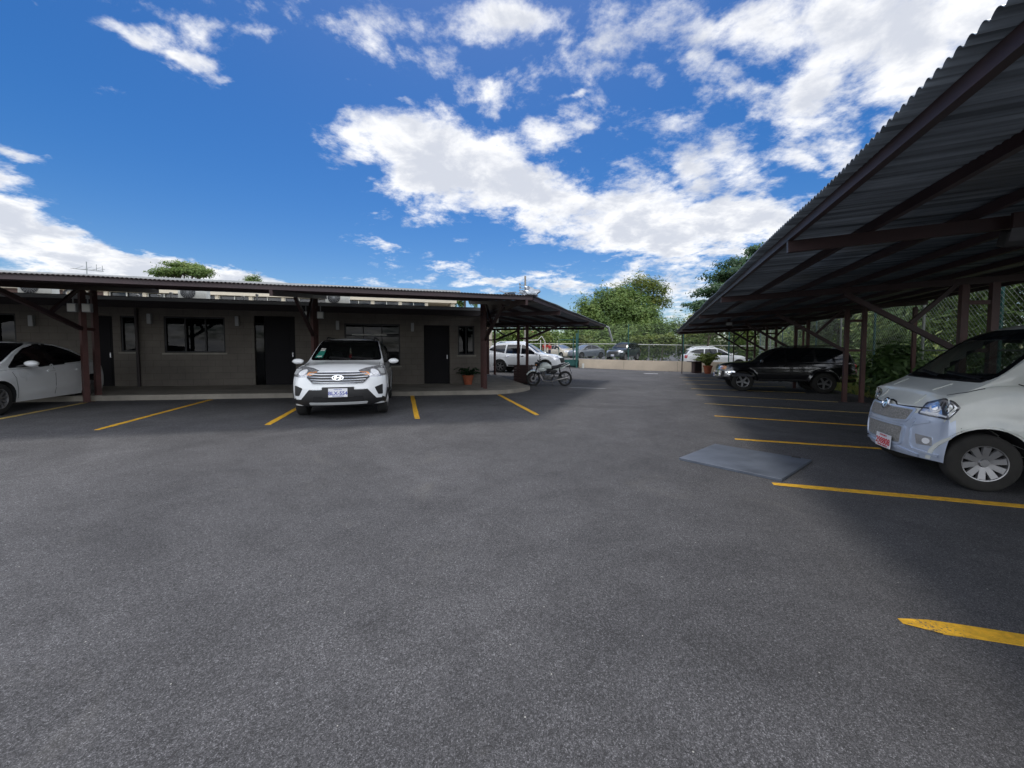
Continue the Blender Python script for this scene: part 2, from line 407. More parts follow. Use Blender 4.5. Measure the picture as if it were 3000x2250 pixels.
    cov = _n(nt, 'ShaderNodeMapRange', interpolation_type='SMOOTHSTEP'); cov.inputs['From Min'].default_value = -.15; cov.inputs['From Max'].default_value = 1.2
    L.new(den, cov.inputs['Value'])
    up_ = mth('MULTIPLY', cov.outputs['Result'], mth('GREATER_THAN', sp.outputs['Z'], -.02))
    # thick cloud seen from below is greyer; billows catch the light
    f3 = noise(P, 5.5, 6., .6, 1.1, .3)
    th = _n(nt, 'ShaderNodeMapRange', interpolation_type='SMOOTHSTEP'); th.inputs['From Min'].default_value = .1; th.inputs['From Max'].default_value = 1.5
    L.new(mth('ADD', mth('MULTIPLY', den, .5), mth('MULTIPLY_ADD', f3.outputs['Fac'], 4.2, -1.9)), th.inputs['Value'])
    cr = _n(nt, 'ShaderNodeMix', data_type='RGBA')
    cr.inputs['A'].default_value = (1.0, 1.0, 1.0, 1); cr.inputs['B'].default_value = (.62, .65, .72, 1)
    L.new(th.outputs['Result'], cr.inputs['Factor'])
    bs = _n(nt, 'ShaderNodeBackground', Strength=SKY); L.new(hs.outputs[0], bs.inputs[0])
    bc = _n(nt, 'ShaderNodeBackground', Strength=CLOUD); L.new(cr.outputs['Result'], bc.inputs[0])
    # unseen clouds behind the viewer are brightened as added fill light
    fl_ = _n(nt, 'ShaderNodeMapRange', interpolation_type='SMOOTHSTEP'); fl_.inputs['From Min'].default_value = .15; fl_.inputs['From Max'].default_value = -.5; fl_.inputs['To Min'].default_value = CLOUD; fl_.inputs['To Max'].default_value = CLOUD * 3.0
    L.new(sp.outputs['Y'], fl_.inputs['Value']); L.new(fl_.outputs['Result'], bc.inputs['Strength'])
    mx = _n(nt, 'ShaderNodeMixShader'); L.new(mth('MULTIPLY', up_, .96), mx.inputs[0]); L.new(bs.outputs[0], mx.inputs[1]); L.new(bc.outputs[0], mx.inputs[2])
    L.new(mx.outputs[0], out.inputs[0])
    w.cycles.sampling_method = 'MANUAL'; w.cycles.sample_map_resolution = 512
sky_world()

# ------------------------------------------------------------------ the yard
def asphalt(name, base, light, scale=1.):
    m = bpy.data.materials.new(name); m.use_nodes = True
    nt = m.node_tree; b = nt.nodes['Principled BSDF']; L = nt.links
    tc = _n(nt, 'ShaderNodeTexCoord'); V = tc.outputs['Object']
    def nz(sc, det, ro, d=0.):
        n = _n(nt, 'ShaderNodeTexNoise', Scale=sc, Detail=det, Roughness=ro, Distortion=d); L.new(V, n.inputs['Vector']); return n.outputs['Fac']
    def ramp(f, pts):
        r = _n(nt, 'ShaderNodeValToRGB'); L.new(f, r.inputs[0]); e = r.color_ramp.elements
        for i, (p, c) in enumerate(pts):
            x = e[i] if i < 2 else e.new(p)
            x.position = p; x.color = (c, c, c, 1) if isinstance(c, float) else (*c, 1)
        return r.outputs[0]
    def mix(bt, f, a, c):
        n = _n(nt, 'ShaderNodeMix', data_type='RGBA', blend_type=bt)
        for k, x in (('Factor', f), ('A', a), ('B', c)):
            if isinstance(x, (float, tuple)): n.inputs[k].default_value = x if isinstance(x, float) else (*x, 1)
            else: L.new(x, n.inputs[k])
        return n.outputs['Result']
    wide = ramp(nz(.24, 7., .66, 1.4), [(.32, 0.), (.68, 1.)])
    c = mix('MIX', wide, base, light)
    c = mix('MULTIPLY', 1., c, ramp(nz(1.9, 7., .7, .8), [(.3, .8), (.7, 1.16)]))            # patches of wear
    vo = _n(nt, 'ShaderNodeTexVoronoi', Scale=150. * scale); L.new(V, vo.inputs['Vector'])
    agg = ramp(vo.outputs['Color'], [(.05, .5), (.6, 1.0), (.95, 1.75)])
    c = mix('MULTIPLY', 1., c, agg)                                                        # exposed stones
    c = mix('MULTIPLY', .75, c, ramp(nz(70., 3., .7), [(.3, .7), (.7, 1.28)]))
    c = mix('MULTIPLY', 1., c, ramp(nz(240., 2., .6), [(.42, .72), (.56, 1.), (.66, 2.3)]))   # bright grit
    du = ramp(nz(.75, 8., .72, 1.), [(.58, 0.), (.8, .3)])                                 # pale dust
    c = mix('MIX', du, c, (.2, .19, .17))
    v3 = _n(nt, 'ShaderNodeTexVoronoi', Scale=.55); L.new(V, v3.inputs['Vector'])
    c = mix('MULTIPLY', .8, c, ramp(v3.outputs['Distance'], [(.02, .62), (.13, 1.)]))                # old oil drips
    v2 = _n(nt, 'ShaderNodeTexVoronoi', Scale=16.); v2.inputs['Randomness'].default_value = 1.; L.new(V, v2.inputs['Vector'])
    chip = _n(nt, 'ShaderNodeMath', operation='LESS_THAN'); chip.inputs[1].default_value = .062; L.new(v2.outputs['Distance'], chip.inputs[0])
    sel = _n(nt, 'ShaderNodeSeparateColor'); L.new(v2.outputs['Color'], sel.inputs[0])
    s2 = _n(nt, 'ShaderNodeMath', operation='GREATER_THAN'); s2.inputs[1].default_value = .82; L.new(sel.outputs[0], s2.inputs[0])
    s3 = _n(nt, 'ShaderNodeMath', operation='MULTIPLY'); L.new(chip.outputs[0], s3.inputs[0]); L.new(s2.outputs[0], s3.inputs[1])
    c = mix('MIX', s3.outputs[0], c, (.42, .41, .38))                                       # white chips and crumbs
    L.new(c, b.inputs['Base Color'])
    b.inputs['Roughness'].default_value = .82; b.inputs['Specular IOR Level'].default_value = .35
    bp = _n(nt, 'ShaderNodeBump', Strength=.6, Distance=.004)
    L.new(agg, bp.inputs['Height']); L.new(bp.outputs[0], b.inputs['Normal'])
    return m
M['asphalt'] = asphalt('worn_asphalt', (.06, .06, .064), (.108, .107, .112))
M['asphalt2'] = asphalt('pale_asphalt', (.11, .11, .11), (.16, .155, .15), .5)
M['conc'] = pbr('weathered_concrete', (.3, .28, .24), .85, var=.35, scale=2.2, bump=.4, bscale=40)
M['floor'] = pbr('walkway_concrete', (.25, .23, .195), .8, var=.3, scale=1.6, bump=.25, bscale=50)
M['farwall'] = pbr('beige_rendered_wall', (.6, .5, .38), .85, var=.14, scale=.8, bump=.2, bscale=30)

def sheet(name, xs, ys, zf, m, lo=None):
    mb = MB(); nx = len(xs); ny = len(ys)
    vs = [(x, y, zf(x, y)) for y in ys for x in xs]
    fs = [(j * nx + i, j * nx + i + 1, (j + 1) * nx + i + 1, (j + 1) * nx + i) for j in range(ny - 1) for i in range(nx - 1)]
    mb.add(vs, fs); return mb.obj(name, m, smooth='plain')
gxs = [-900, -400, -150, -80] + [-50 + 1.0 * i for i in range(101)] + [80, 150, 400, 900]
gys = [-500, -150, -40] + [-12 + 1.0 * i for i in range(75)] + [90, 140, 300, 900]
_gz0 = gz
def gz(x, y):
    t = x * BX.x + y * BX.y
    if t < -20: d = (-20 - t) / -BX.length; x -= (t + 20) * BX.x; y -= (t + 20) * BX.y
    return _gz0(x, y)
tag(sheet('ground', gxs, gys, gz, M['asphalt']), kind='structure')

def quad_strip(name, p, q, w, m, lab, cat, group=None, z=.004, n=14, ragged=.006, taper=0.):
    """a painted line with thickness, following the slope of the yard"""
    p = Vector((*p[:2], 0)); q = Vector((*q[:2], 0)); d = (q - p).normalized(); s = Vector((-d.y, d.x, 0)); mb = MB(); vs = []; fs = []
    for i in range(n + 1):
        c = p.lerp(q, i / n); hw = w / 2 * (1 - taper * (1 if i == 0 else 0))
        for sg in (-1, 1):
            e = c + s * sg * (hw + random.uniform(-ragged, ragged)) + (d * random.uniform(0, .02) if i == 0 else Vector((0, 0, 0)))
            for dz in (z, -.01): vs.append((e.x, e.y, gz(e.x, e.y) + dz))
    for i in range(n):
        a = i * 4; b = a + 4
        fs += [(a, b, b + 2, a + 2), (a + 1, a, a + 2, a + 3) if i == 0 else (a, a + 1, b + 1, b), (a + 2, b + 2, b + 3, a + 3)]
    mb.add(vs, fs); o = mb.obj(name, m); return tag(o, lab, cat, group)
YG = 'yellow bay lines'
for p, q, w, mm, lab in [
    ((2.15, 2.11), (4.2, 1.52), .115, 'yellow', 'short thick yellow bay line closest to the viewer, with a blunt pointed end'),
    ((2.93, 4.36), (6.4, 3.26), .11, 'yellow', 'long yellow bay line between the steel plate and the minivan front wheel'),
    ((3.76, 6.6), (7.2, 5.42), .10, 'yellow', 'yellow bay line that ends under the minivan number plate'),
    ((4.63, 8.95), (8.6, 7.08), .10, 'yellow', 'thin yellow bay line starting beyond the steel plate, second behind it'),
    ((5.44, 11.06), (9.4, 8.9), .10, 'fadedyel', 'faded bay line in front of the black off-roader, third behind the steel plate'),
    ((6.23, 13.26), (9.5, 11.4), .10, 'fadedyel', 'faded bay line running to the foot of the brown twin posts beside the black off-roader'),
    ((7.05, 15.45), (10.4, 13.9), .10, 'fadedyel', 'faded bay line passing under the black off-roader'),
    ((7.8, 17.6), (11.2, 16.1), .10, 'fadedyel', 'faded bay line just beyond the black off-roader front bumper'),
    ((8.6, 19.8), (12.0, 18.4), .10, 'fadedyel', 'dim bay line halfway to the potted palm'),
    ((9.4, 22.0), (12.8, 20.7), .10, 'fadedyel', 'dim bay line closest to the potted palm'),
    ((-10.62, 10.75), (-9.3, 6.6), .10, 'fadedyel', 'yellow bay line on the near side of the white sedan'),
    ((-7.85, 10.2), (-6.93, 6.5), .10, 'yellow', 'long yellow bay line in the empty bay between sedan and white crossover'),
    ((-5.2, 9.85), (-4.5, 7.18), .11, 'yellow', 'orange-yellow bay line beside the passenger side tyre of the white crossover'),
    ((-3.02, 11.85), (-1.96, 8.08), .11, 'yellow', 'yellow bay line in the bay right beside the white crossover driver side'),
    ((-.42, 12.5), (.58, 8.82), .11, 'yellow', 'yellow bay line starting at the foot of the corner post')]:
    quad_strip('bay_line', q if p[0] < 0 else p, p if p[0] < 0 else q, w, M[mm], lab, 'road marking', YG, taper=.6 if p == (2.15, 2.11) else .12)
quad_strip('pavement_mark', (8.55, 25.5), (9.35, 25.15), .22, M['plate'], 'small white paint mark on the asphalt near the far wall', 'road marking', z=.005)
quad_strip('pavement_stripe', (2.2, 15.35), (3.6, 15.1), .07, M['box'], 'worn pale bay line beside the motorcycle back wheel', 'road marking', z=.004)

# dark steel plate lying on the asphalt
mb = MB(); pl = [(3.2, 6.14), (4.04, 5.24), (3.08, 4.43), (2.29, 5.33)]
for z0, z1, sh in ((.001, .032, 0),):
    mb.prism(pl[::-1], z0, z1)
M['steelplate'] = pbr('blue_grey_steel_plate', (.125, .145, .18), .42, metal=.25, var=.22, scale=2.5, bump=.1, bscale=8)
o = mb.obj('steel_plate', M['steelplate'], bevel=.003); tag(o, 'dark blue-grey steel plate lying flat on the asphalt', 'metal plate')
h_ = MB(); h_.tube([(3.86, 5.36, .03), (3.86, 5.36, .042), (3.93, 5.30, .042), (3.93, 5.30, .03)], .008, 6).obj('lifting_handle', M['black'], o)
# ------------------------------------------------------------------ corrugated carports
PITCHW = .066
def corrugated(s0, s1, krange, P, zk, parent, amp=.0135, name='roof_sheet', mt='zinc'):
    """P(s,k,z): world point.  waves run from the eave inwards"""
    n = int((s1 - s0) / (PITCHW / 8)); mb = MB(); vs = []; fs = []; nk = 4; last = None
    for i in range(n + 1):
        s = s0 + (s1 - s0) * i / n; r = krange(s)
        if r is None: last = None; continue
        k0, k1 = r; z = amp * (2 * abs(sin(pi * s / PITCHW)) - 1)
        sag = .006 * sin(s * 1.3) + .004 * sin(s * 3.1 + 1)
        row = len(vs)
        for j in range(nk):
            k = k0 + (k1 - k0) * j / (nk - 1)
            vs.append(P(s, k + (.012 * sin(s * 2.1) if j == 0 else 0), zk(k) + z + sag))
        if last is not None:
            for j in range(nk - 1): fs.append((last + j, row + j, row + j + 1, last + j + 1))
        last = row
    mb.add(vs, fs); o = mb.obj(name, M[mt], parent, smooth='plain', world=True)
    so_ = o.modifiers.new('Solidify', 'SOLIDIFY'); so_.thickness = .0025; so_.offset = 1
    return o

def carport(name, label, P, s0, s1, krange, zeave, slope, kb, purl, rafters, kpost, group='corrugated carports', zbr=1.5, kbr=1.9, base=None, rh=.115, ph=.085, mt='zinc'):
    root = thing(name, label, 'carport', base, 0, group)
    zk = lambda k: zeave + slope * k
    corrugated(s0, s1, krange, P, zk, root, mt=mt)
    zr = lambda k: zk(k) - .012 - ph                 # top of rafters
    for k in purl:
        a, b = s0 + .02, (s1 if s1 > 1 else .04) - .02
        if krange(a) is None or krange(a)[1] < k: a = next(s for s in np.arange(s0, s1, .05) if krange(s) and krange(s)[1] > k)
        MB().beam(P(a, k, zr(k) + ph / 2), P(b, k, zr(k) + ph / 2), .05, ph - .002).obj('purlin', M['purlin'], root, world=True)
    for s, posts in rafters:
        k0 = .06; kk = min(kb - .15, (krange(s) or (0, kb))[1] - .1)
        MB().beam(P(s, k0, zr(k0) - rh / 2 - .002), P(s, kk, zr(kk) - rh / 2 - .002), .055, rh).obj('rafter', M['brown_d'], root, world=True)
        if not posts: continue
        kp = posts
        for dk in (0, .4):
            q = P(s, kp + dk, 0); g = gz(q.x, q.y)
            pm = MB().beam(P(s, kp + dk, g - .02), P(s, kp + dk, zr(kp + dk) - rh - .003), .1, .1, up=AX)
            o = pm.obj('post', M['brown'], root, world=True)
            MB().beam(P(s, kp + dk, g - .01), P(s, kp + dk, g + .012), .2, .2, up=AX).obj('base_plate', M['brown_d'], o, world=True)
        g = gz(q.x, q.y)
        for zt in (g + zbr, g + zbr + .85):
            MB().beam(P(s, kp + .052, zt), P(s, kp + .348, zt), .07, .07).obj('tie', M['brown'], root, world=True)
        a = Vector(P(s, kp - .055, g + zbr)); kb_ = kp - kbr; b = Vector(P(s, kb_, zr(kb_) - rh - .002))
        MB().beam(a, b, .07, .09).obj('brace', M['brown_d'], root, world=True)
        mid = a.lerp(b, .42); c = Vector(P(s, kp - .12, zr(kp) - rh - .01))
        d = (b - a).normalized(); off = (c - mid).normalized() * .055
        MB().beam(mid + off, c, .06, .07).obj('brace', M['brown_d'], root, world=True)
    return root, zk, zr

PR = lambda s, k, z: ST(s, 1.2 + k, z)
rpur = [.08, .75, 1.5, 2.25, 3.0, 3.75, 4.5, 5.2, 5.72]
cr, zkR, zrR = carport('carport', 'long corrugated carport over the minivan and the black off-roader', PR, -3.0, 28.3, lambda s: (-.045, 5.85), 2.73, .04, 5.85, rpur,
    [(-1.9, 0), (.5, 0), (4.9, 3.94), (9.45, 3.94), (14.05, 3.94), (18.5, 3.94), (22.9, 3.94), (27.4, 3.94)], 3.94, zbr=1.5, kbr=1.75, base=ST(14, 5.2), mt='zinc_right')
for s in (9.45, 14.05, 22.9):                     # slender rear posts by the fence
    p = PR(s + .1, 5.5, 0); MB().beam(p, PR(s + .1, 5.5, zrR(5.5) - .155), .08, .08, up=AX).obj('rear_post', M['brown'], cr, world=True)
for s, k in ((27.9, .35), (27.9, 3.3)):
    MB().tube([PR(s, k, 0), PR(s, k, zrR(k) - .01)], .03, 8).obj('pole', M['brown_d'], cr, smooth=True, world=True)
for s, k in ((16.6, 1.3), (4.8, 1.75)):           # flood lamps hung under the roof
    t = thing('flood_lamp', 'grey flood lamp under the roof above the black off-roader' if s > 10 else 'dark flood lamp under the roof sheet just above the minivan', 'lamp', PR(s, k, zrR(k) - .02), ANG_B, 'flood lamps under the carport')
    MB().box((0, 0, -.2), (.22, .1, .14), RX(.35)).obj('lamp_housing', M['black'], t, bevel=.01)
    MB().box((0, -.058, -.18), (.19, .012, .11), RX(.35)).obj('lamp_glass', M['box'] if s > 10 else M['lampd'], t)
    MB().box((0, .0, -.05), (.1, .03, .14)).obj('bracket', M['brown_d'], t)

# left-hand carports: one along the building, one down the drive, meeting at the corner
PL = lambda s, k, z: LF(s, k, z)
lpur = [.08, .85, 1.7, 2.55, 3.4, 4.25, 5.1, 5.9, 6.7]
cl, zkL, zrL = carport('carport', 'low corrugated carport in front of the office building, over sedan and white crossover', PL, -26, .5, lambda s: (0, 6.9) if s < .04 else (min(6.8, (s - .04) * 9), 6.9), 2.74, .115, 6.9, lpur,
    [(-25.9, 0), (-.12, 4.26), (-5.26, 4.26), (-10.1, 3.5), (-15.7, 4.26), (-20.9, 4.26)], 4.26, zbr=1.75, kbr=2.2, base=LF(-10, 4.3), mt='oldzinc')
P2 = lambda s, k, z: L2(s, k, z)
kr2 = lambda s: None if s < .16 else (0, min(6.6, (s - .1) / 1.257))
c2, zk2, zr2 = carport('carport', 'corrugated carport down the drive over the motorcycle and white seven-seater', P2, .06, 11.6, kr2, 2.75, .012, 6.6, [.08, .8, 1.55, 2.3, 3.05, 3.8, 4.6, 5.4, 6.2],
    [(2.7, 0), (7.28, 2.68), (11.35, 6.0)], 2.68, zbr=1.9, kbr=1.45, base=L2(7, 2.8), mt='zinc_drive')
mb = MB()                                         # closing panel between the two roofs
for a, b in ((.4, 2.6), (2.6, 4.9)):
    A_ = LF(.075, a, zkL(a) - .12); B_ = LF(.075, b, zkL(b) - .12); C_ = LF(.075, b, 2.66); D_ = LF(.075, a, 2.66); e = AL * .02
    mb.add([A_, B_, C_, D_, A_ + e, B_ + e, C_ + e, D_ + e], [(0, 1, 2, 3), (7, 6, 5, 4), (0, 4, 5, 1), (1, 5, 6, 2), (2, 6, 7, 3), (3, 7, 4, 0)])
mb.obj('closing_panel', M['brown_d'], c2, world=True)
# crumpled ridge flashing on the corner
bmx = bmesh.new(); bmesh.ops.create_icosphere(bmx, subdivisions=3, radius=.2)
for v in bmx.verts:
    r_ = .75 + .5 * math.sin(v.co.x * 31 + v.co.y * 17) * math.cos(v.co.z * 23 + v.co.x * 9)
    v.co = Vector((v.co.x * 1.15 * r_, v.co.y * .8, max(-.04, v.co.z) * .95 * r_))
me = bpy.data.meshes.new('crumpled_flashing'); bmx.to_mesh(me); bmx.free(); me.materials.append(M['zinc'])
o = link('crumpled_flashing', me, c2, world=False); o.location = LF(-.02, .12, 2.79) - c2.location
mb = MB(); random.seed(4)
for i in range(9):
    a = random.uniform(-.5, .2); mb.box(LF(-.15 + a, .12 + random.uniform(0, .2), 2.79 + random.uniform(0, .07)), (random.uniform(.2, .5), random.uniform(.05, .15), .006), Matrix.Rotation(random.uniform(-.5, .5), 3, Vector((random.random(), random.random(), random.random())).normalized()))
mb.obj('loose_flashing', M['zinc'], c2, world=True)
# bent gutter and downpipe hanging off the far eave corner
gp = [L2(11.62, .02, 2.7), L2(11.66, -.1, 2.66), L2(11.7, -.18, 2.35), L2(11.72, -.3, 1.95)]
MB().tube(gp, [.05, .055, .06, .05], 8).obj('downpipe', M['galv'], c2, smooth=True, world=True)
# verge flashing along the far end and eave trim of drive carport
MB().beam(L2(11.62, 0, 2.73), L2(11.62, 6.5, zk2(6.5) - .02), .02, .09).obj('verge_flashing', M['brown_d'], c2, world=True)
MB().beam(PR(28.33, 0, 2.71), PR(28.33, 5.8, zkR(5.8) - .02), .02, .09).obj('verge_flashing', M['brown_d'], cr, world=True)

# small grey boxes high on the posts
bx = None
for s, k, z, lab in ((-10.2, 3.38, 2.5, 'outer of the two grey boxes high on the post by the sedan'), (-9.93, 3.38, 2.5, 'inner of the two grey boxes high on the post by the sedan'), (-5.04, 4.1, 2.52, 'grey box high on the middle post behind the white crossover'), (-5.42, 4.1, 2.52, 'second, half hidden grey box beside the brace of the middle post'), (.2, 4.08, 2.5, 'grey box high on the corner post near the window')):
    if bx is None:
        bx = thing('electrical_box', lab, 'box', LF(s, k, z), ANG_L, 'grey boxes on the posts')
        MB().box((0, 0, 0), (.17, .09, .2)).obj('enclosure', M['box'], bx, bevel=.008)
        MB().box((0, -.05, 0), (.14, .012, .17)).obj('lid', M['offwhite'], bx)
        MB().tube([(0, .02, .1), (0, .02, .3)], .013, 6).obj('conduit', M['box'], bx)
        b_ = bx
    else: b_ = copy_tree(bx); b_.location = LF(s, k, z); b_['label'] = lab

# ------------------------------------------------------------------ the office building
KF = 6.11
def wallmat():
    m = pbr('painted_block_wall', (.155, .138, .118), .85, var=.26, scale=.9, bump=.15, bscale=45)
    nt = m.node_tree; L = nt.links; b = nt.nodes['Principled BSDF']
    br = _n(nt, 'ShaderNodeTexBrick', Scale=1.); br.inputs['Mortar Size'].default_value = .006; br.inputs['Brick Width'].default_value = .4; br.inputs['Row Height'].default_value = .2
    br.inputs['Color1'].default_value = (.97, .97, .97, 1); br.inputs['Color2'].default_value = (1.03, 1.03, 1.03, 1); br.inputs['Mortar'].default_value = (.68, .68, .68, 1)
    tc = _n(nt, 'ShaderNodeTexCoord'); mp = _n(nt, 'ShaderNodeMapping'); mp.inputs['Rotation'].default_value = (-pi / 2, 0, 0)
    L.new(tc.outputs['Object'], mp.inputs[0]); L.new(mp.outputs[0], br.inputs['Vector'])
    mx = _n(nt, 'ShaderNodeMix', data_type='RGBA', blend_type='MULTIPLY'); mx.inputs['Factor'].default_value = 1.
    src = b.inputs['Base Color'].links[0].from_socket
    L.new(src, mx.inputs['A']); L.new(br.outputs['Color'], mx.inputs['B']); L.new(mx.outputs['Result'], b.inputs['Base Color'])
    return m
M['wall'] = wallmat()
M['trim'] = pbr('dark_fascia_board', (.03, .022, .022), .6, var=.2)
M['door'] = pbr('dark_wood_door', (.008, .007, .009), .65, var=.35, scale=2, spec=.2)
M['wframe'] = pbr('bronze_window_frame', (.008, .008, .009), .5, metal=.1, var=.1)
M['curtain'] = pbr('pale_blind', (.25, .26, .26), .8, var=.2, scale=14)
bld = thing('office_building', 'low dark single-storey block office with flat roof behind the carport', 'building', LF(-8, KF, 0), ANG_L)
def bl(s, k, z): return (s + 8, k - KF, z)               # building local coordinates
ops = [('D', -11.42, -10.95, .3, 2.52), ('W', -10.76, -10.36, 1.46, 2.53), ('W', -9.7, -8.11, 1.43, 2.54), ('D', -7.31, -6.13, .2, 2.62), ('G', -4.62, -2.79, .96, 2.43), ('D', -1.96, -1.03, .2, 2.42), ('W', -.72, -.1, 1.33, 2.42)]
ops = [('W', -17.6, -16.0, 1.45, 2.54), ('D', -15.2, -14.3, .3, 2.52), ('W', -13.9, -13.1, 1.46, 2.53)] + ops
mb = MB(); s = -26.; ZT = 3.0; TH = .18
for ty, a, b, z0, z1 in ops:
    mb.box(((s + a) / 2 + 8, TH / 2, ZT / 2), (a - s, TH, ZT)); s = b
    mb.box(((a + b) / 2 + 8, TH / 2, (z1 + ZT) / 2), (b - a, TH, ZT - z1))
    if z0 > .5: mb.box(((a + b) / 2 + 8, TH / 2, z0 / 2), (b - a, TH, z0))
mb.box(((s + .15) / 2 + 8, TH / 2, ZT / 2), (.15 - s, TH, ZT))
mb.box((8.15 - .09, TH + 4, ZT / 2), (.18, 8, ZT)); mb.box((-18 + .09, TH + 4, ZT / 2), (.18, 8, ZT)); mb.box((-4.925, TH + 8.09, ZT / 2), (26.15, .18, ZT))
mb.obj('wall', M['wall'], bld)
MB().box((-4.925, 4.2, 3.02), (26.5, 8.9, .1)).obj('roof', M['box'], bld)
MB().box((-4.925, -.16, 2.93), (26.6, .05, .32)).obj('fascia', M['trim'], bld)
MB().box((-4.925, -.07, 2.79), (26.4, .12, .03)).obj('soffit', M['trim'], bld)
MB().box((-4.9, 4.0, .12), (25.7, 7.6, .24)).obj('inner_floor', M['conc'], bld)
for ty, a, b, z0, z1 in ops:
    w = b - a; c = (a + b) / 2 + 8; zc = (z0 + z1) / 2; h_ = z1 - z0
    if ty in 'WG':
        f = MB(); t = .045
        for dx in (-1, 1): f.box((c + dx * (w / 2 - t / 2), .07, zc), (t, .1, h_))
        for dz in (-1, 1): f.box((c, .07, zc + dz * (h_ / 2 - t / 2)), (w - 2 * t, .1, t))
        nm = 2 if w > 1.2 else (1 if w > .5 else 0)
        for i in range(nm): f.box((c + (i + 1) * w / (nm + 1) - w / 2, .07, zc), (.04, .08, h_ - 2 * t))
        if ty == 'G': f.box((c, .07, z0 + h_ * .72), (w - 2 * t, .08, .05))
        fo = f.obj('window', M['wframe'], bld)
        MB().box((c, .075, zc), (w - 2 * t - .002, .008, h_ - 2 * t - .002)).obj('pane', M['winglass'], fo)
        MB().box((c, .001, z0 - .03), (w + .1, .1, .05)).obj('sill', M['conc'], fo)
        bm_ = MB(); n = int(w / .12)
        for i in range(n): bm_.box((c - w / 2 + (i + .5) * w / n, .3 + .015 * (i % 2), zc), (w / n * .8, .004, h_ * .95))
        bm_.obj('blind', M['curtain'], fo)
        if ty == 'G':
            MB().box((c - .1, -.01, z0 + h_ * .72 + .02), (w * .62, .02, .03)).obj('rail', M['offwhite'], fo)  # pale bar added to stand in for a lamp reflection on the pane
    else:
        lw = w if w < 1.1 else .92; lx = c + (w - lw) / 2
        d = MB().box((lx, .1, zc), (lw - .02, .05, h_ - .02))
        for zz in (-.25, .25): d.box((lx, .072, zc + zz * h_), (lw * .6, .012, h_ * .32))
        do = d.obj('door', M['door'], bld)
        MB().box((lx + lw / 2 - .09, .05, zc - .05), (.03, .05, .14)).obj('handle', M['alloy'], do)
        if w > 1.1:
            f = MB().box((a + 8 + (w - lw) / 2, .1, zc), (w - lw - .02, .012, h_ - .02)); fo = f.obj('side_light', M['winglass'], bld)
MB().tube([bl(-10.34, 6.04, 2.75), bl(-10.3, 5.98, .42)], .045, 10).obj('downpipe', M['trim'], bld, smooth=True)
# walkway
pk = [(-26, 3.7), (.2, 3.7), (.75, 3.95), (1.3, 4.4), (1.68, 4.9), (1.9, 9.9), (.15, 9.9), (.15, 6.29), (-26, 6.29)]
dense = []
for (a, b), (c, d) in zip(pk, pk[1:] + pk[:1]):
    n = max(1, int(abs(c - a) / 1.5)); dense += [(a + (c - a) * i / n, b + (d - b) * i / n) for i in range(n)]
vs = []; nn = len(dense)
for dz in (.13, -.2):
    for i, (a, b) in enumerate(dense):
        j = random.uniform(-.02, .02) if 3.6 < b < 5 else 0
        q = LF(a, b + j); vs.append((q.x, q.y, gz(q.x, q.y) + dz))
bmx = bmesh.new(); bv = [bmx.verts.new(v) for v in vs]
bmx.faces.new(bv[:nn]); [bmx.faces.new((bv[i], bv[i + nn], bv[(i + 1) % nn + nn], bv[(i + 1) % nn])) for i in range(nn)]
bmesh.ops.triangulate(bmx, faces=[f for f in bmx.faces if len(f.verts) > 4]); bmesh.ops.recalc_face_normals(bmx, faces=bmx.faces)
me = bpy.data.meshes.new('walkway'); bmx.to_mesh(me); bmx.free(); me.materials.append(M['floor'])
tag(link('walkway', me), kind='structure')

# wall lamps
wl = None
for s, z, lab in ((-12.72, 2.33, 'slim wall lamp above the white sedan'), (-10.02, 2.45, 'slim wall lamp between the downpipe and the wide window'), (-7.75, 2.43, 'slim wall lamp between the wide window and the open doorway'), (-4.82, 2.35, 'slim wall lamp above the white crossover passenger side'), (-2.36, 2.33, 'slim wall lamp between the glazed window and the door beside the potted fern')):
    if wl is None:
        wl = thing('wall_lamp', lab, 'lamp', LF(s, KF, z), ANG_L, 'wall lamps on the office')
        MB().box((0, -.06, 0), (.1, .1, .3)).obj('lamp_body', M['box'], wl, bevel=.006); MB().box((0, -.005, 0), (.08, .012, .2)).obj('back_plate', M['trim'], wl)
    else: c_ = copy_tree(wl); c_.location = LF(s, KF, z); c_['label'] = lab

# rooftop air-conditioning units and vent pipes
ac = None
for s, z, lab in ((-13.4, 3.08, 'white rooftop air conditioner behind the brace over the sedan'), (-9.4, 3.08, 'white rooftop air conditioner above the wide window'), (-4.95, 3.08, 'white rooftop air conditioner above the white crossover')):
    if ac is None:
        ac = thing('air_conditioner', lab, 'air conditioner', LF(s, 7.4, z), ANG_L, 'air conditioners on the office roof')
        MB().box((0, 0, .35), (.8, .3, .56)).obj('casing', M['offwhite'], ac, bevel=.012)
        g_ = MB(); R_ = RX(pi / 2)
        for r in (.05, .09, .13, .17, .21): g_.lathe([(r - .006, -.004), (r, -.004), (r, .004), (r - .006, .004)], 24, R_, (-.12, -.165, .35), True)
        for i in range(8): a = i * pi / 8; g_.beam((-.12 - .21 * cos(a), -.165, .35 - .21 * sin(a)), (-.12 + .21 * cos(a), -.165, .35 + .21 * sin(a)), .006, .006)
        g_.obj('fan_grille', M['box'], ac); MB().lathe([(0, 0), (.215, 0), (.215, .006), (0, .006)], 24, R_, (-.12, -.152, .35)).obj('fan_recess', M['under'], ac)
        f_ = MB()
        for x in (-.3, .3): f_.box((x, 0, .035), (.05, .34, .07))
        f_.obj('feet', M['box'], ac)
    else: c_ = copy_tree(ac); c_.location = LF(s, 7.4, z); c_['label'] = lab
vp = None
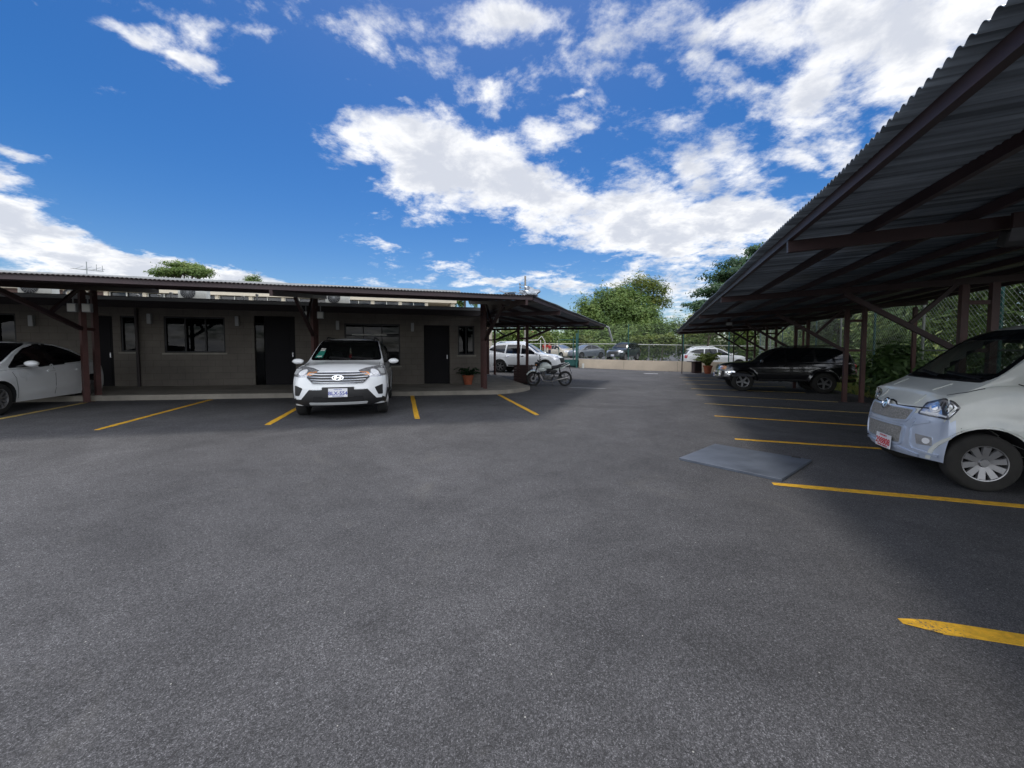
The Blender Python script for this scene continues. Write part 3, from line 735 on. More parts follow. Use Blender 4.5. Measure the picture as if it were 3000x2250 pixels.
for s, hgt, lab in ((-10.7, .16, 'short capped vent pipe, first in the row right of the sedan post'), (-10.14, .18, 'short capped vent pipe over the narrow window'), (-9.83, .26, 'thin vent pipe right beside the middle air conditioner'), (-7.82, .22, 'vent pipe above the open doorway'), (-7.42, .3, 'taller vent pipe with a white cap near the middle post'), (-12.2, .28, 'curved vent pipe beside the air conditioner over the sedan')):
    v_ = thing('vent_pipe', lab, 'vent pipe', LF(s, 6.9, 3.07), ANG_L, 'white vent pipes on the office roof')
    if 'curved' in lab: MB().tube([(-.3, 0, 0), (-.28, 0, .2), (-.2, 0, .27), (-.1, 0, .27), (0, 0, .18), (.02, 0, .0)], .04, 8).obj('pipe', M['pvc'], v_, smooth=True)
    else: MB().tube([(0, 0, 0), (0, 0, hgt)], .022, 8).obj('pipe', M['pvc'], v_, smooth=True)
    MB().lathe([(0, .0), (.05, 0), (.05, .04), (.03, .06), (0, .06)], 10, None, (0, 0, hgt - .02 if 'curved' not in lab else 0)).obj('cap', M['pvc'], v_)

# second building behind
M['cream'] = pbr('cream_render', (.62, .55, .43), .85, var=.08, scale=.6)
M['brownpanel'] = pbr('brown_shutter', (.1, .06, .05), .7, var=.2)
b2 = thing('school_block', 'long cream block with a window band, seen above the office roof', 'building', LF(-14, 16, 0), ANG_L)
mb = MB().box((-7.4, 3, 4.72), (44.4, 6.2, .62)).box((-7.4, 3.1, 1.6), (44.2, 6, 3.2)); mb.box((14.6, 3.1, 3.8), (.25, 6, 1.22)); mb.box((-29.4, 3.1, 3.8), (.25, 6, 1.22))
for i in range(28): mb.box((13 - i * 1.55, .13, 3.8), (.16, .2, 1.22))
mb.obj('wall', M['cream'], b2)
MB().box((-7.4, 3, 5.1), (44.8, 6.6, .12)).obj('roof', M['box'], b2)
random.seed(12)
for i in range(28):
    x = 13 - .775 - i * 1.55; brown = i > 9 and random.random() < .6
    f_ = MB()
    for dx in (-.68, 0, .68): f_.box((x + dx, .16, 3.8), (.045, .06, 1.2))
    f_.box((x, .16, 4.1), (1.36, .05, .045))
    w_ = f_.obj('window', M['offwhite'], b2); MB().box((x, .22, 3.8), (1.38, .02, 1.2)).obj('pane', M['brownpanel'] if brown else M['smoke'], w_)
    if random.random() < .8: MB().box((x, .4, 3.8), (1.3, .02, 1.0)).obj('blind', M['curtain'], w_)
# ------------------------------------------------------------------ far wall, back lot, fences
WA = Vector((5.4, 31.8, 0)); WB = Vector((14.9, 26.5, 0)); wd = (WB - WA).normalized(); wn = Vector((wd.y, -wd.x, 0))   # wn faces the yard
if wn.y > 0: wn = -wn
def WL(u, n=0., z=0.): return WA + wd * u - wn * n + Vector((0, 0, z))     # n > 0: behind the wall
WLEN = (WB - WA).length
mb = MB(); tops = lambda u: .80 - .010 * u
n = 12
for i in range(n):
    a, b = WLEN * i / n, WLEN * (i + 1) / n
    vs = []
    for u in (a, b):
        for nn, z in ((0, -.1), (0, tops(u)), (.16, tops(u)), (.16, -.1)): vs.append(WL(u, nn, z))
    mb.add(vs, [(0, 1, 5, 4), (1, 2, 6, 5), (2, 3, 7, 6)] + ([(0, 3, 2, 1)] if i == 0 else []) + ([(4, 5, 6, 7)] if i == n - 1 else []))
mb2 = MB()
far = tag(mb.obj('low_wall', M['farwall']), 'low beige rendered wall closing the far end of the yard', 'wall')
for u in (3.6, 7.4):
    MB().beam(WL(u, -.003, 0), WL(u, -.003, tops(u) - .01), .004, .012, up=wd).obj('joint', M['seam'], far)
def zb(x, y):                                     # the back lot behind the wall
    return max(.12, min(.74, .74 - .085 * (x - 8)))
mb = MB(); vs = []; us = [-9 + i * 1.5 for i in range(34)]; ns = [.17, 1, 3, 6, 10, 15, 22, 30]
for nn in ns:
    for u in us:
        q = WL(u, nn); vs.append((q.x, q.y, zb(q.x, q.y)))
W_ = len(us)
mb.add(vs, [(j * W_ + i, j * W_ + i + 1, (j + 1) * W_ + i + 1, (j + 1) * W_ + i) for j in range(len(ns) - 1) for i in range(W_ - 1)])
tag(mb.obj('back_lot', M['asphalt2'], smooth='plain'), kind='structure')
# apron between the wall's right end and the fence
def chainlink(mbw, p, q, z0, z1, cell=.075, r=.0022):
    p = Vector(p); q = Vector(q); d = (q - p); l = d.length; d.normalize(); hh = z1 - z0
    k = 0; st_ = cell * 1.42
    for sg in (1, -1):
        u = -hh
        while u < l:
            a, b = (u, u + hh); za, zb_ = (z0, z1) if sg > 0 else (z1, z0)
            if a < 0: za += (zb_ - za) * (-a / hh); a = 0
            if b > l: zb_ = za + (zb_ - za) * ((l - a) / max(1e-6, b - a)); b = l
            if b - a > .02:
                A_ = p + d * a; B_ = p + d * b; A_.z = za; B_.z = zb_
                mbw.beam(A_, B_, r * 2, r * 2, up=(0, 0, 1))
            u += st_
fb = thing('chain_link_fence', 'green chain-link fence standing behind the low far wall', 'fence', WL(5, .4))
for i, u in enumerate([-.1, 3.9, 7.75, 10.6]):
    q = WL(u, .09); MB().tube([WL(u, .09, .5), WL(u, .09, 3.5)], .035, 8).obj('post', M['green'], fb, smooth=True, world=True)
mb = MB(); chainlink(mb, WL(-.1, .09), WL(10.9, .09), .85, 3.5, cell=.11, r=.0016); mb.obj('wire_mesh', M['wire'], fb, world=True)
# fence at the back of the back lot
fr = thing('chain_link_fence', 'galvanised chain-link fence with top rail behind the parked cars of the back lot', 'fence', (9, 44, .7))
FA, FB = Vector((-6, 47, 0)), Vector((27, 37.5, 0)); fl = (FB - FA).length
MB().tube([FA + Vector((0, 0, 2.35)), FA.lerp(FB, .5) + Vector((0, 0, 2.2)), FB + Vector((0, 0, 1.85))], .032, 6).obj('top_rail', M['offwhite'], fr, world=True)
for i in range(14):
    q = FA.lerp(FB, i / 13); z = zb(q.x, q.y); MB().tube([q + Vector((0, 0, z - .3)), q + Vector((0, 0, 2.35 - .5 * i / 13))], .03, 6).obj('post', M['galv'], fr, world=True)
mb = MB(); chainlink(mb, FA, FB, .3, 2.1, cell=.16, r=.0022); mb.obj('wire_mesh', M['wire'], fr, world=True)
# tall fence behind the right-hand carport
TF = 7.15
ff = thing('chain_link_fence', 'tall chain-link fence with green posts right behind the long carport', 'fence', ST(14, TF))
mb = MB(); chainlink(mb, ST(2, TF), ST(34, TF), .05, 4.1, cell=.09, r=.0021); mb.obj('wire_mesh', M['wire'], ff, world=True)
for i in range(12):
    s = 3.9 + i * 2.72; MB().tube([ST(s, TF + .05, -.05), ST(s, TF + .05, 4.15)], .034, 8).obj('post', M['green'] if i % 2 else M['galv'], ff, smooth=True, world=True)
for z in (1.5, 4.1): MB().tube([ST(2, TF + .03, z), ST(34, TF + .03, z)], .022, 6).obj('rail', M['galv'], ff, world=True)

# green gate at the end of the drive
gt = thing('green_gate', 'green steel gate standing open beside the left end of the low wall', 'gate', (5.05, 31.6, .1))
MB().box((5.15, 31.4, 1.45), (.13, .13, 2.8)).obj('post', M['green'], gt, world=True)
MB().box((4.98, 32.0, 1.35), (.07, .07, 2.5)).obj('post', M['green'], gt, world=True)
MB().box((4.42, 31.5, .52), (1.35, .05, .42)).obj('panel', M['green'], gt, world=True)
g_ = MB()
for z in (.3, .74, 2.35): g_.beam((3.75, 31.5, z), (5.08, 31.5, z), .05, .05)
g_.box((3.75, 31.5, 1.3), (.05, .05, 2.2)); g_.obj('frame', M['green'], gt, world=True)
bo = MB().prism([(.09 * cos(a), .09 * sin(a)) for a in np.linspace(0, 2 * pi, 9)[:-1]], 0, .34).prism([(.07 * cos(a), .07 * sin(a)) for a in np.linspace(0, 2 * pi, 9)[:-1]], .34, .38).obj('marker_post', M['offwhite'])
bo.location = (5.62, 31.1, .1); tag(bo, 'stubby off-white marker post in front of the low wall', 'marker post')
# white pipe frame and small house beyond the drive
wf = thing('pipe_frame', 'white welded pipe frame beyond the bonnet of the white seven-seater', 'frame', (2.6, 40, .5))
g_ = MB()
for x in (1.2, 2.9, 3.35): g_.tube([(x, 40, .4), (x, 40, 2.55 if x < 3 else 2.35)], .05, 6)
g_.tube([(1.2, 40, 2.5), (2.6, 40, 2.55), (3.0, 40, 2.95), (3.35, 40, 2.4)], .045, 6); g_.tube([(2.9, 40, 1.4), (3.35, 40, 1.4)], .035, 6)
g_.obj('frame', M['offwhite'], wf, world=True)
M['redroof'] = pbr('faded_red_roof', (.33, .09, .07), .7, var=.3, scale=1)
hs = thing('small_house', 'small pale house with a faded red roof under the drive carport', 'house', (.8, 55, .6))
MB().box((1.0, 57.5, 2.0), (4.6, 4, 3.0)).obj('wall', M['cream'], hs, world=True)
mb = MB(); mb.add([(-1.6, 55.2, 3.3), (3.6, 55.2, 3.3), (3.6, 59.8, 3.3), (-1.6, 59.8, 3.3), (-1.6, 57.5, 4.4), (3.6, 57.5, 4.4)], [(0, 1, 5, 4), (2, 3, 4, 5), (0, 4, 3), (1, 2, 5), (0, 3, 2, 1)]); mb.obj('roof', M['redroof'], hs, world=True)
f_ = MB().box((2.2, 55.47, 2.1), (1.2, .08, 1.0)).obj('window', M['offwhite'], hs, world=True); MB().box((2.2, 55.42, 2.1), (1.0, .03, .8)).obj('pane', M['tint'], f_, world=True)
tw = thing('store_block', 'plain cream store wall behind the corner post, glimpsed under the carport', 'building', (-2.6, 33, .3))
MB().box((-3.6, 34.5, 1.7), (3.6, 3, 3.4)).obj('wall', M['cream'], tw, world=True)
MB().box((-3.6, 34.5, 3.46), (3.9, 3.3, .1)).obj('roof', M['redroof'], tw, world=True)
d_ = MB().box((-3.2, 32.96, 1.3), (.9, .06, 2.0)).obj('door', M['offwhite'], tw, world=True)

# utility pole, antenna
up = thing('utility_pole', 'grey utility pole with insulators rising behind the roof corner', 'pole', (1.28, 38, 0))
MB().tube([(1.28, 38, 0), (1.3, 38, 6.5), (1.26, 38, 8.6)], [.13, .11, .085], 10).obj('pole', M['conc'], up, smooth=True, world=True)
g_ = MB().box((1.0, 38, 7.75), (.62, .06, .06)).box((1.0, 38, 7.45), (.6, .06, .06))
g_.obj('cross_arm', M['galv'], up, world=True)
for x, z in ((.75, 7.85), (.78, 7.55), (.74, 7.25)): MB().lathe([(0, 0), (.07, 0), (.1, .05), (.05, .08), (.07, .12), (0, .14)], 10, None, (x, 38, z - .05)).obj('insulator', M['box'], up, smooth=True, world=True)
an = thing('television_antenna', 'spindly rooftop television antenna above the left carport roof', 'antenna', (-21.6, 20.2, 5.1))
g_ = MB().tube([(-21.6, 20.2, 5.1), (-21.6, 20.2, 6.0)], .02, 6); g_.obj('mast', M['galv'], an, world=True)
g_ = MB(); g_.tube([(-22.3, 20.2, 5.66), (-20.75, 20.2, 5.5)], .016, 6)
for i in range(7):
    x = -22.2 + i * .22; g_.tube([(x, 20.0, 5.62 - .02 * i), (x, 20.4, 5.85 - .02 * i if i % 2 else 5.66)], .009, 5)
g_.tube([(-21.1, 20.2, 5.54), (-21.1, 20.2, 5.86)], .012, 5); g_.tube([(-20.8, 20.2, 5.5), (-20.8, 20.2, 5.8)], .012, 5)
g_.obj('elements', M['galv'], an, world=True)

# slatted litter bin at the foot of the drive posts
p = L2(7.3, 2.86, 0); sb = thing('slatted_bin', 'dark brown slatted bin at the foot of the posts beside the motorcycle', 'bin', (p.x, p.y, gz(p.x, p.y)), ANG_2)
g_ = MB()
for i in range(7):
    for dx, dy, lx, ly in ((-.33, 0, .02, .6), (.33, 0, .02, .6), (0, -.31, .66, .02), (0, .31, .66, .02)): g_.box((dx, dy, .08 + i * .105), (lx, ly, .085))
g_.obj('slats', M['brown_d'], sb)
g_ = MB()
for dx in (-.3, .3):
    for dy in (-.28, .28): g_.box((dx, dy, .39), (.04, .04, .78))
g_.obj('corner_posts', M['brown'], sb); MB().box((0, 0, .1), (.62, .58, .1)).obj('base', M['brown_d'], sb)

# ------------------------------------------------------------------ vegetation
def leaves(centers, normals, size, jitter=.5, elong=1.6):
    n = len(centers); c = np.asarray(centers, float)
    nr = np.asarray(normals, float) + RNG.normal(0, jitter, (n, 3)); nr /= np.linalg.norm(nr, axis=1, keepdims=True) + 1e-9
    t = np.cross(nr, RNG.normal(0, 1, (n, 3))); t /= np.linalg.norm(t, axis=1, keepdims=True) + 1e-9
    b = np.cross(nr, t); sz = size * RNG.uniform(.6, 1.4, (n, 1))
    v = np.stack([c - t * sz * elong, c + b * sz * .6 - t * sz * .1, c + t * sz * elong, c - b * sz * .6 - t * sz * .1], 1).reshape(-1, 3)
    return v
def leafmesh(name, vs, m):
    n = len(vs) // 4; me = bpy.data.meshes.new(name)
    me.vertices.add(n * 4); me.vertices.foreach_set('co', vs.astype(np.float32).ravel())
    me.loops.add(n * 4); me.loops.foreach_set('vertex_index', np.arange(n * 4, dtype=np.int32))
    me.polygons.add(n); me.polygons.foreach_set('loop_start', np.arange(0, n * 4, 4, dtype=np.int32))
    me.update(calc_edges=True); me.validate(); me.materials.append(m)
    return me
def clumps(blobs, ncl, nleaf, spread, flat=1., shell=.55):
    C_, N_ = [], []; vol = np.array([b[3] * b[4] * b[5] for b in blobs]) ** (2 / 3.); pr = vol / vol.sum()
    for i in range(ncl):
        x, y, z, rx, ry, rz = blobs[RNG.choice(len(blobs), p=pr)]
        d = RNG.normal(0, 1, 3); d /= np.linalg.norm(d)
        if d[2] < -.5: d[2] *= -.4
        r = shell + (1.05 - shell) * RNG.random() ** .6
        c = np.array([x + d[0] * rx * r, y + d[1] * ry * r, z + d[2] * rz * r])
        k = int(nleaf * RNG.uniform(.5, 1.5)); sp = spread * RNG.uniform(.6, 1.4)
        off = RNG.normal(0, 1, (k, 3)) * np.array([sp, sp, sp * flat])
        C_.append(c + off); nn = d * .7 + np.array([0, 0, .8]); N_.append(np.tile(nn, (k, 1)) + off / sp * .35)
    return np.concatenate(C_), np.concatenate(N_)
def tree(name, label, cat, base, blobs, ncl, nleaf, spread, size, m, trunk=.2, group=None, flat=1., trunkz=None, shell=.55):
    bx_, by_, bz_ = base; t = thing(name, label, cat, base, 0, group)
    bl_ = [(x - bx_, y - by_, z - bz_, a, b, c) for x, y, z, a, b, c in blobs]
    C_, N_ = clumps(bl_, ncl, nleaf, spread, flat, shell)
    link('crown', leafmesh('crown', leaves(C_, N_, size), m), t)
    cz = min(b[2] for b in bl_) if trunkz is None else trunkz; mb = MB()
    cx = np.mean([b[0] for b in bl_]); cy = np.mean([b[1] for b in bl_])
    mb.tube([(0, 0, -.2), (.05, 0, cz * .4), (cx * .3, cy * .3, cz * .85)], [trunk, trunk * .8, trunk * .6], 9)
    for b in bl_:
        s = Vector((cx * .3, cy * .3, cz * .8)); e = Vector((b[0], b[1], b[2] + b[5] * .2)); md = s.lerp(e, .5) + Vector((0, 0, -.1 * (e - s).length * .5))
        mb.tube([s, md, e], [trunk * .5, trunk * .32, trunk * .1], 6)
        for _ in range(3):
            d = Vector((random.gauss(0, 1) * b[3], random.gauss(0, 1) * b[4], abs(random.gauss(0, 1)) * b[5])) * .5
            mb.tube([md.lerp(e, .5), e + d], [trunk * .2, trunk * .05], 5)
    mb.obj('trunk', M['bark'], t, smooth=True); return t
M['lf_dark'] = leafmat('dark_leaves', (.03, .065, .022), (.1, .18, .05), (.19, .26, .08))
M['lf_mid'] = leafmat('mid_green_leaves', (.055, .105, .026), (.17, .26, .065), (.3, .36, .1))
M['lf_yel'] = leafmat('yellow_green_leaves', (.06, .1, .02), (.19, .24, .05), (.38, .34, .07))
M['lf_con'] = leafmat('blue_green_leaves', (.018, .055, .028), (.065, .13, .055), (.11, .18, .065))
M['lf_dry'] = leafmat('dry_leaves', (.09, .07, .03), (.2, .17, .07), (.3, .24, .1))
M['lf_fern'] = leafmat('fern_leaves', (.008, .03, .012), (.03, .075, .03), None)
M['grass'] = leafmat('grass_blades', (.11, .15, .03), (.27, .32, .08), (.45, .4, .17), trans=.4)
# big trees beyond the back lot
tree('broad_tree', 'large round dark green tree beyond the far wall, between the two carports', 'tree', (12.9, 52, .5),
     [(12, 51, 6.3, 3.6, 3, 3.0), (15.5, 51, 5.6, 3.4, 3, 3.2), (10.2, 52, 4.6, 2.8, 3, 2.6), (17.2, 52, 4.0, 2.6, 3, 2.4), (13.6, 51, 3.6, 4.5, 2.5, 2.6), (14.2, 52, 8.0, 2.2, 2, 1.6)], 760, 66, .40, .112, M['lf_mid'], .3, 'trees beyond the far wall')
tree('sparse_tree', 'thin-crowned yellowish tree rising just behind the large round tree', 'tree', (19, 57, .5),
     [(18.4, 57, 11.0, 2.2, 2, 1.5), (20.6, 57, 10.2, 2.0, 2, 1.4), (16.6, 57, 9.9, 1.8, 2, 1.2), (21.6, 57, 8.2, 1.4, 1.6, 1.4), (20.0, 57, 8.5, 1.6, 1.6, 1.3)], 190, 34, .36, .11, M['lf_yel'], .16, 'trees beyond the far wall', shell=.3)
bl_ = []
for z, r, o in ((5.2, 3.4, -1.2), (6.6, 4.6, -.8), (8.2, 4.7, .2), (9.9, 4.3, 1.2), (11.4, 3.6, 2.2), (12.6, 2.5, 3.0), (7.3, 3, 4.5), (10, 3, 5.5)): bl_.append((25.4 + o, 45, z, r, r * .9, .62))
tree('layered_tree', 'tall dark tree with tiered spreading branches above the end of the long carport', 'tree', (26.5, 45, .2), bl_, 620, 62, .5, .13, M['lf_con'], .4, 'trees beyond the far wall', flat=.35, shell=.2)
tree('yellowing_tree', 'small yellow-green tree with bare twigs under the tall tiered tree', 'tree', (19.5, 39.5, .2),
     [(19.3, 39.5, 4.4, 1.7, 1.5, 1.0), (21, 39.5, 4.9, 1.6, 1.5, 1.0), (18.2, 39.5, 3.4, 1.3, 1.3, .9), (22.5, 39.5, 4.0, 1.8, 1.5, 1.2)], 190, 44, .3, .085, M['lf_yel'], .12, 'trees beyond the far wall', shell=.25)
ug = [(-46, 55, 12.3, 2.6, 2.2, .55), (-44, 55, 12.5, 2.2, 2, .55), (-47.8, 55, 12.0, 1.9, 1.8, .5), (-45.3, 55, 13.1, 2.4, 2, .4), (-43.2, 55, 11.9, 1.4, 1.4, .45)]
tree('umbrella_tree', 'flat-topped umbrella tree poking up behind the left carport roof', 'tree', (-45.6, 55, .5), ug, 240, 46, .34, .1, M['lf_mid'], .3, flat=.4, shell=.3, trunkz=9.5)
tree('round_treetop', 'tiny round treetop just showing over the left carport roof', 'tree', (-43, 66, .5), [(-43, 66, 12.9, 1.1, 1, .9)], 40, 40, .3, .1, M['lf_mid'], .2)
for i, (x, y, hh) in enumerate(((-5.6, 46, 7.9), (-7.4, 47, 7.4))):
    t = thing('palm_tree', ('taller' if i == 0 else 'shorter') + ' palm seen in the gap between the office roof and the carport roof', 'palm tree', (x, y, .5), 0, 'palms behind the office')
    MB().tube([(0, 0, -.2), (.1, 0, hh * .5), (.15, 0, hh - .8)], [.16, .13, .11], 8).obj('trunk', M['bark'], t, smooth=True)
    mb = MB(); C_, N_ = [], []
    for k in range(15):
        a = k * 2.4; L_ = random.uniform(1.3, 2.0); up_ = random.uniform(.1, 1.0)
        for j in range(26):
            u = j / 25; q = np.array([.15 + cos(a) * L_ * u, sin(a) * L_ * u, hh - .8 + up_ * u * 1.4 - 1.3 * u * u])
            for sd in (-1, 1): C_.append(q + np.array([-sin(a), cos(a), -.4]) * sd * .16 * (1 - .5 * u)); N_.append([0, 0, 1.])
    link('crown', leafmesh('crown', leaves(np.array(C_), np.array(N_), .13, .5, 1.9), M['lf_mid']), t)
# hedge mass behind the back-lot fence
bl_ = []
for i in range(46):
    u = i / 45; x = -8 + 46 * u; y = 49.5 - 11 * u + random.uniform(-.5, 1.5)
    bl_.append((x, y, 1.3 + random.uniform(0, .5), 1.5, 1.2, 1.5)); bl_.append((x + .5, y + 1.5, 2.7 + random.uniform(-.3, .8) + (.5 if 8 < x < 20 else 0), 1.5, 1.3, 1.2))
C_, N_ = clumps(bl_, 1500, 46, .36, 1., .5)
mb_ = link('hedge', leafmesh('hedge', leaves(C_, N_, .11), M['lf_mid'])); tag(mb_, 'dense green hedge along the back-lot fence', 'hedge', kind='stuff')
for i, (x, y, z, lab) in enumerate(((7.7, 45.2, 2.5, 'yellow-leaved shrub above the dark parked pickup'), (3.2, 46.5, 2.9, 'yellow-leaved shrub behind the red-shirted people'), (13.6, 42.6, 2.4, 'yellow-leaved shrub halfway between dark pickup and silver crossover'), (15.9, 41.8, 2.55, 'yellow-leaved shrub just left of the long carport end'), (-.5, 47.5, 3.2, 'yellow-leaved shrub behind the white pipe frame'))):
    tree('flowering_shrub', lab, 'shrub', (x, y, .6), [(x, y, z, 1.0, .7, .55), (x + .8, y, z + .1, .7, .6, .45)], 42, 30, .2, .1, M['lf_yel'], .05, 'yellow shrubs in the hedge')
# thicket behind the tall fence
bl_ = []
for i in range(60):
    s = 4 + i * .68; t_ = TF + 3.1 + random.uniform(-.5, 1.6)
    for z, r in ((.9, 1.1), (2.3, 1.3), (3.9, 1.3)):
        q = ST(s + random.uniform(-.4, .4), t_ + random.uniform(-.3, .8) + z * .15); bl_.append((q.x, q.y, z + random.uniform(-.3, .3), r, r, r * .9))
C_, N_ = clumps(bl_, 1500, 46, .34, 1., .4)
mb_ = link('thicket', leafmesh('thicket', leaves(C_, N_, .085), M['lf_mid'])); tag(mb_, 'dense green thicket behind the tall chain-link fence', 'thicket', kind='stuff')
for s, t_, lab in ((11.2, 10.6, 'leafy tree behind the fence above the minivan roof'), (17.5, 11.2, 'leafy tree behind the fence between the brown posts'), (24, 11.0, 'leafy tree behind the fence over the black off-roader roof'), (31, 9.8, 'leafy tree by the far end of the tall fence')):
    q = ST(s, t_ + 1.2); bl_ = [(q.x + random.uniform(-1.5, 1.5), q.y + random.uniform(-1.5, 1.5), random.uniform(3.2, 6.2), 1.5, 1.5, 1.2) for _ in range(6)]
    tree('fence_tree', lab, 'tree', (q.x, q.y, 0), bl_, 210, 44, .34, .1, M['lf_dark'], .14, 'trees behind the tall fence')
q = ST(14.9, 6.75); tree('dark_shrub', 'dark leafy shrub at the fence between the minivan bonnet and the brown twin posts', 'shrub', (q.x, q.y, 0), [(q.x, q.y, .75, .75, .7, .6), (q.x + .3, q.y - .5, .6, .6, .6, .5), (q.x + .1, q.y + .1, 1.2, .5, .5, .4)], 85, 40, .17, .07, M['lf_dark'], .04)
# grass strip along the fence
n = 26000; s = RNG.uniform(3, 33, n); t_ = RNG.uniform(6.3, 9.8, n) ; hgt = RNG.uniform(.08, .38, n) * (1 + .6 * np.sin(s * 1.7))
bse = np.stack([AX.x * s + BX.x * t_, AX.y * s + BX.y * t_, np.zeros(n)], 1); a = RNG.uniform(0, 2 * pi, n)
dv = np.stack([np.cos(a), np.sin(a), np.zeros(n)], 1) * .012; ln = np.stack([RNG.normal(0, .12, n), RNG.normal(0, .12, n), hgt.clip(.05)], 1)
gv = np.stack([bse - dv, bse + dv, bse + ln * 1. + dv * .2, bse + ln * 1. - dv * .2], 1).reshape(-1, 3)
tag(link('grass', leafmesh('grass', gv, M['grass'])), 'rough dry grass along the foot of the tall fence', 'grass', kind='stuff')
M['earth'] = pbr('bare_earth', (.13, .1, .06), .95, var=.4, scale=1.5, bump=.5, bscale=20)
mb = MB(); vs = []; N_s = 30
for i in range(N_s + 1):
    s_ = 1 + 34 * i / N_s
    for t0 in (6.45 + .12 * sin(i * 1.7), 9, 16): q = ST(s_, t0); vs.append((q.x, q.y, .006 if t0 < 7 else .03))
mb.add(vs, [(i * 3 + j, i * 3 + j + 1, i * 3 + j + 4, i * 3 + j + 3) for i in range(N_s) for j in range(2)])
tag(mb.obj('earth_strip', M['earth'], smooth='plain'), kind='structure')

def pot(mb, r, h_):
    return mb.lathe([(0, 0), (r * .68, 0), (r * .95, h_ * .82), (r * 1.08, h_ * .83), (r * 1.1, h_), (r * .96, h_), (r * .93, h_ * .9), (0, h_ * .88)], 24)
q = LF(-.42, 5.75); gp_ = thing('potted_fern', 'dark green fern in a terracotta pot under the small window', 'potted plant', (q.x, q.y, gz(q.x, q.y) + .13))
pot(MB(), .2, .34).obj('pot', M['terra'], gp_, smooth=True); MB().lathe([(0, .30), (.185, .30), (.185, .28), (0, .28)], 16).obj('soil', M['soil'], gp_)
C_, N_ = [], []
for k in range(30):
    a = k * 2.4; L_ = random.uniform(.3, .5); hh = random.uniform(.15, .5)
    for j in range(14):
        u = j / 13; C_.append([cos(a) * L_ * u, sin(a) * L_ * u, .32 + hh * u * 1.7 - hh * 1.2 * u * u]); N_.append([cos(a) * .3, sin(a) * .3, 1])
link('leaves', leafmesh('leaves', leaves(np.array(C_), np.array(N_), .045, .35, 1.5), M['lf_fern']), gp_)
pp = thing('potted_palm', 'small palm with yellowing fronds in a terracotta pot at the end of the low wall', 'potted plant', (12.75, 25.6, 0))
pot(MB(), .27, .52).obj('pot', M['terra'], pp, smooth=True); MB().lathe([(0, .46), (.25, .46), (.25, .43), (0, .43)], 16).obj('soil', M['soil'], pp)
C_, N_ = [], []
for k in range(38):
    a = k * 2.4; L_ = random.uniform(.45, .95); hh = random.uniform(.5, 1.15)
    for j in range(18):
        u = j / 17
        for sd in (-1, 1): C_.append([cos(a) * L_ * u - sin(a) * sd * .05, sin(a) * L_ * u + cos(a) * sd * .05, .47 + hh * (1.9 * u - 1.15 * u * u)]); N_.append([cos(a) * .5, sin(a) * .5, 1])
link('leaves', leafmesh('leaves', leaves(np.array(C_), np.array(N_), .06, .5, 1.8), M['lf_yel']), pp)
ds = thing('wooden_stand', 'small dark stand with an overhanging top beside the potted palm', 'stand', (12.35, 26.3, 0))
MB().box((0, 0, .36), (.5, .45, .72)).obj('cabinet', M['brown_d'], ds, bevel=.01); MB().box((-.12, 0, .75), (.85, .55, .05)).obj('top', M['brown_d'], ds)
MB().box((0, -.235, .4), (.4, .02, .5)).obj('door', M['black'], ds)
# ------------------------------------------------------------------ vehicles
def rnd(poly, r, n=4):
    out = []; N = len(poly)
    for i in range(N):
        p0, p, p1 = (Vector((*poly[(i + j) % N], 0)) for j in (-1, 0, 1))
        a = p + (p0 - p).normalized() * min(r, (p0 - p).length * .45); b = p + (p1 - p).normalized() * min(r, (p1 - p).length * .45)
        for k in range(n + 1):
            t = k / n; q = a * (1 - t) ** 2 + p * 2 * t * (1 - t) + b * t * t; out.append((q.x, q.y))
    return out

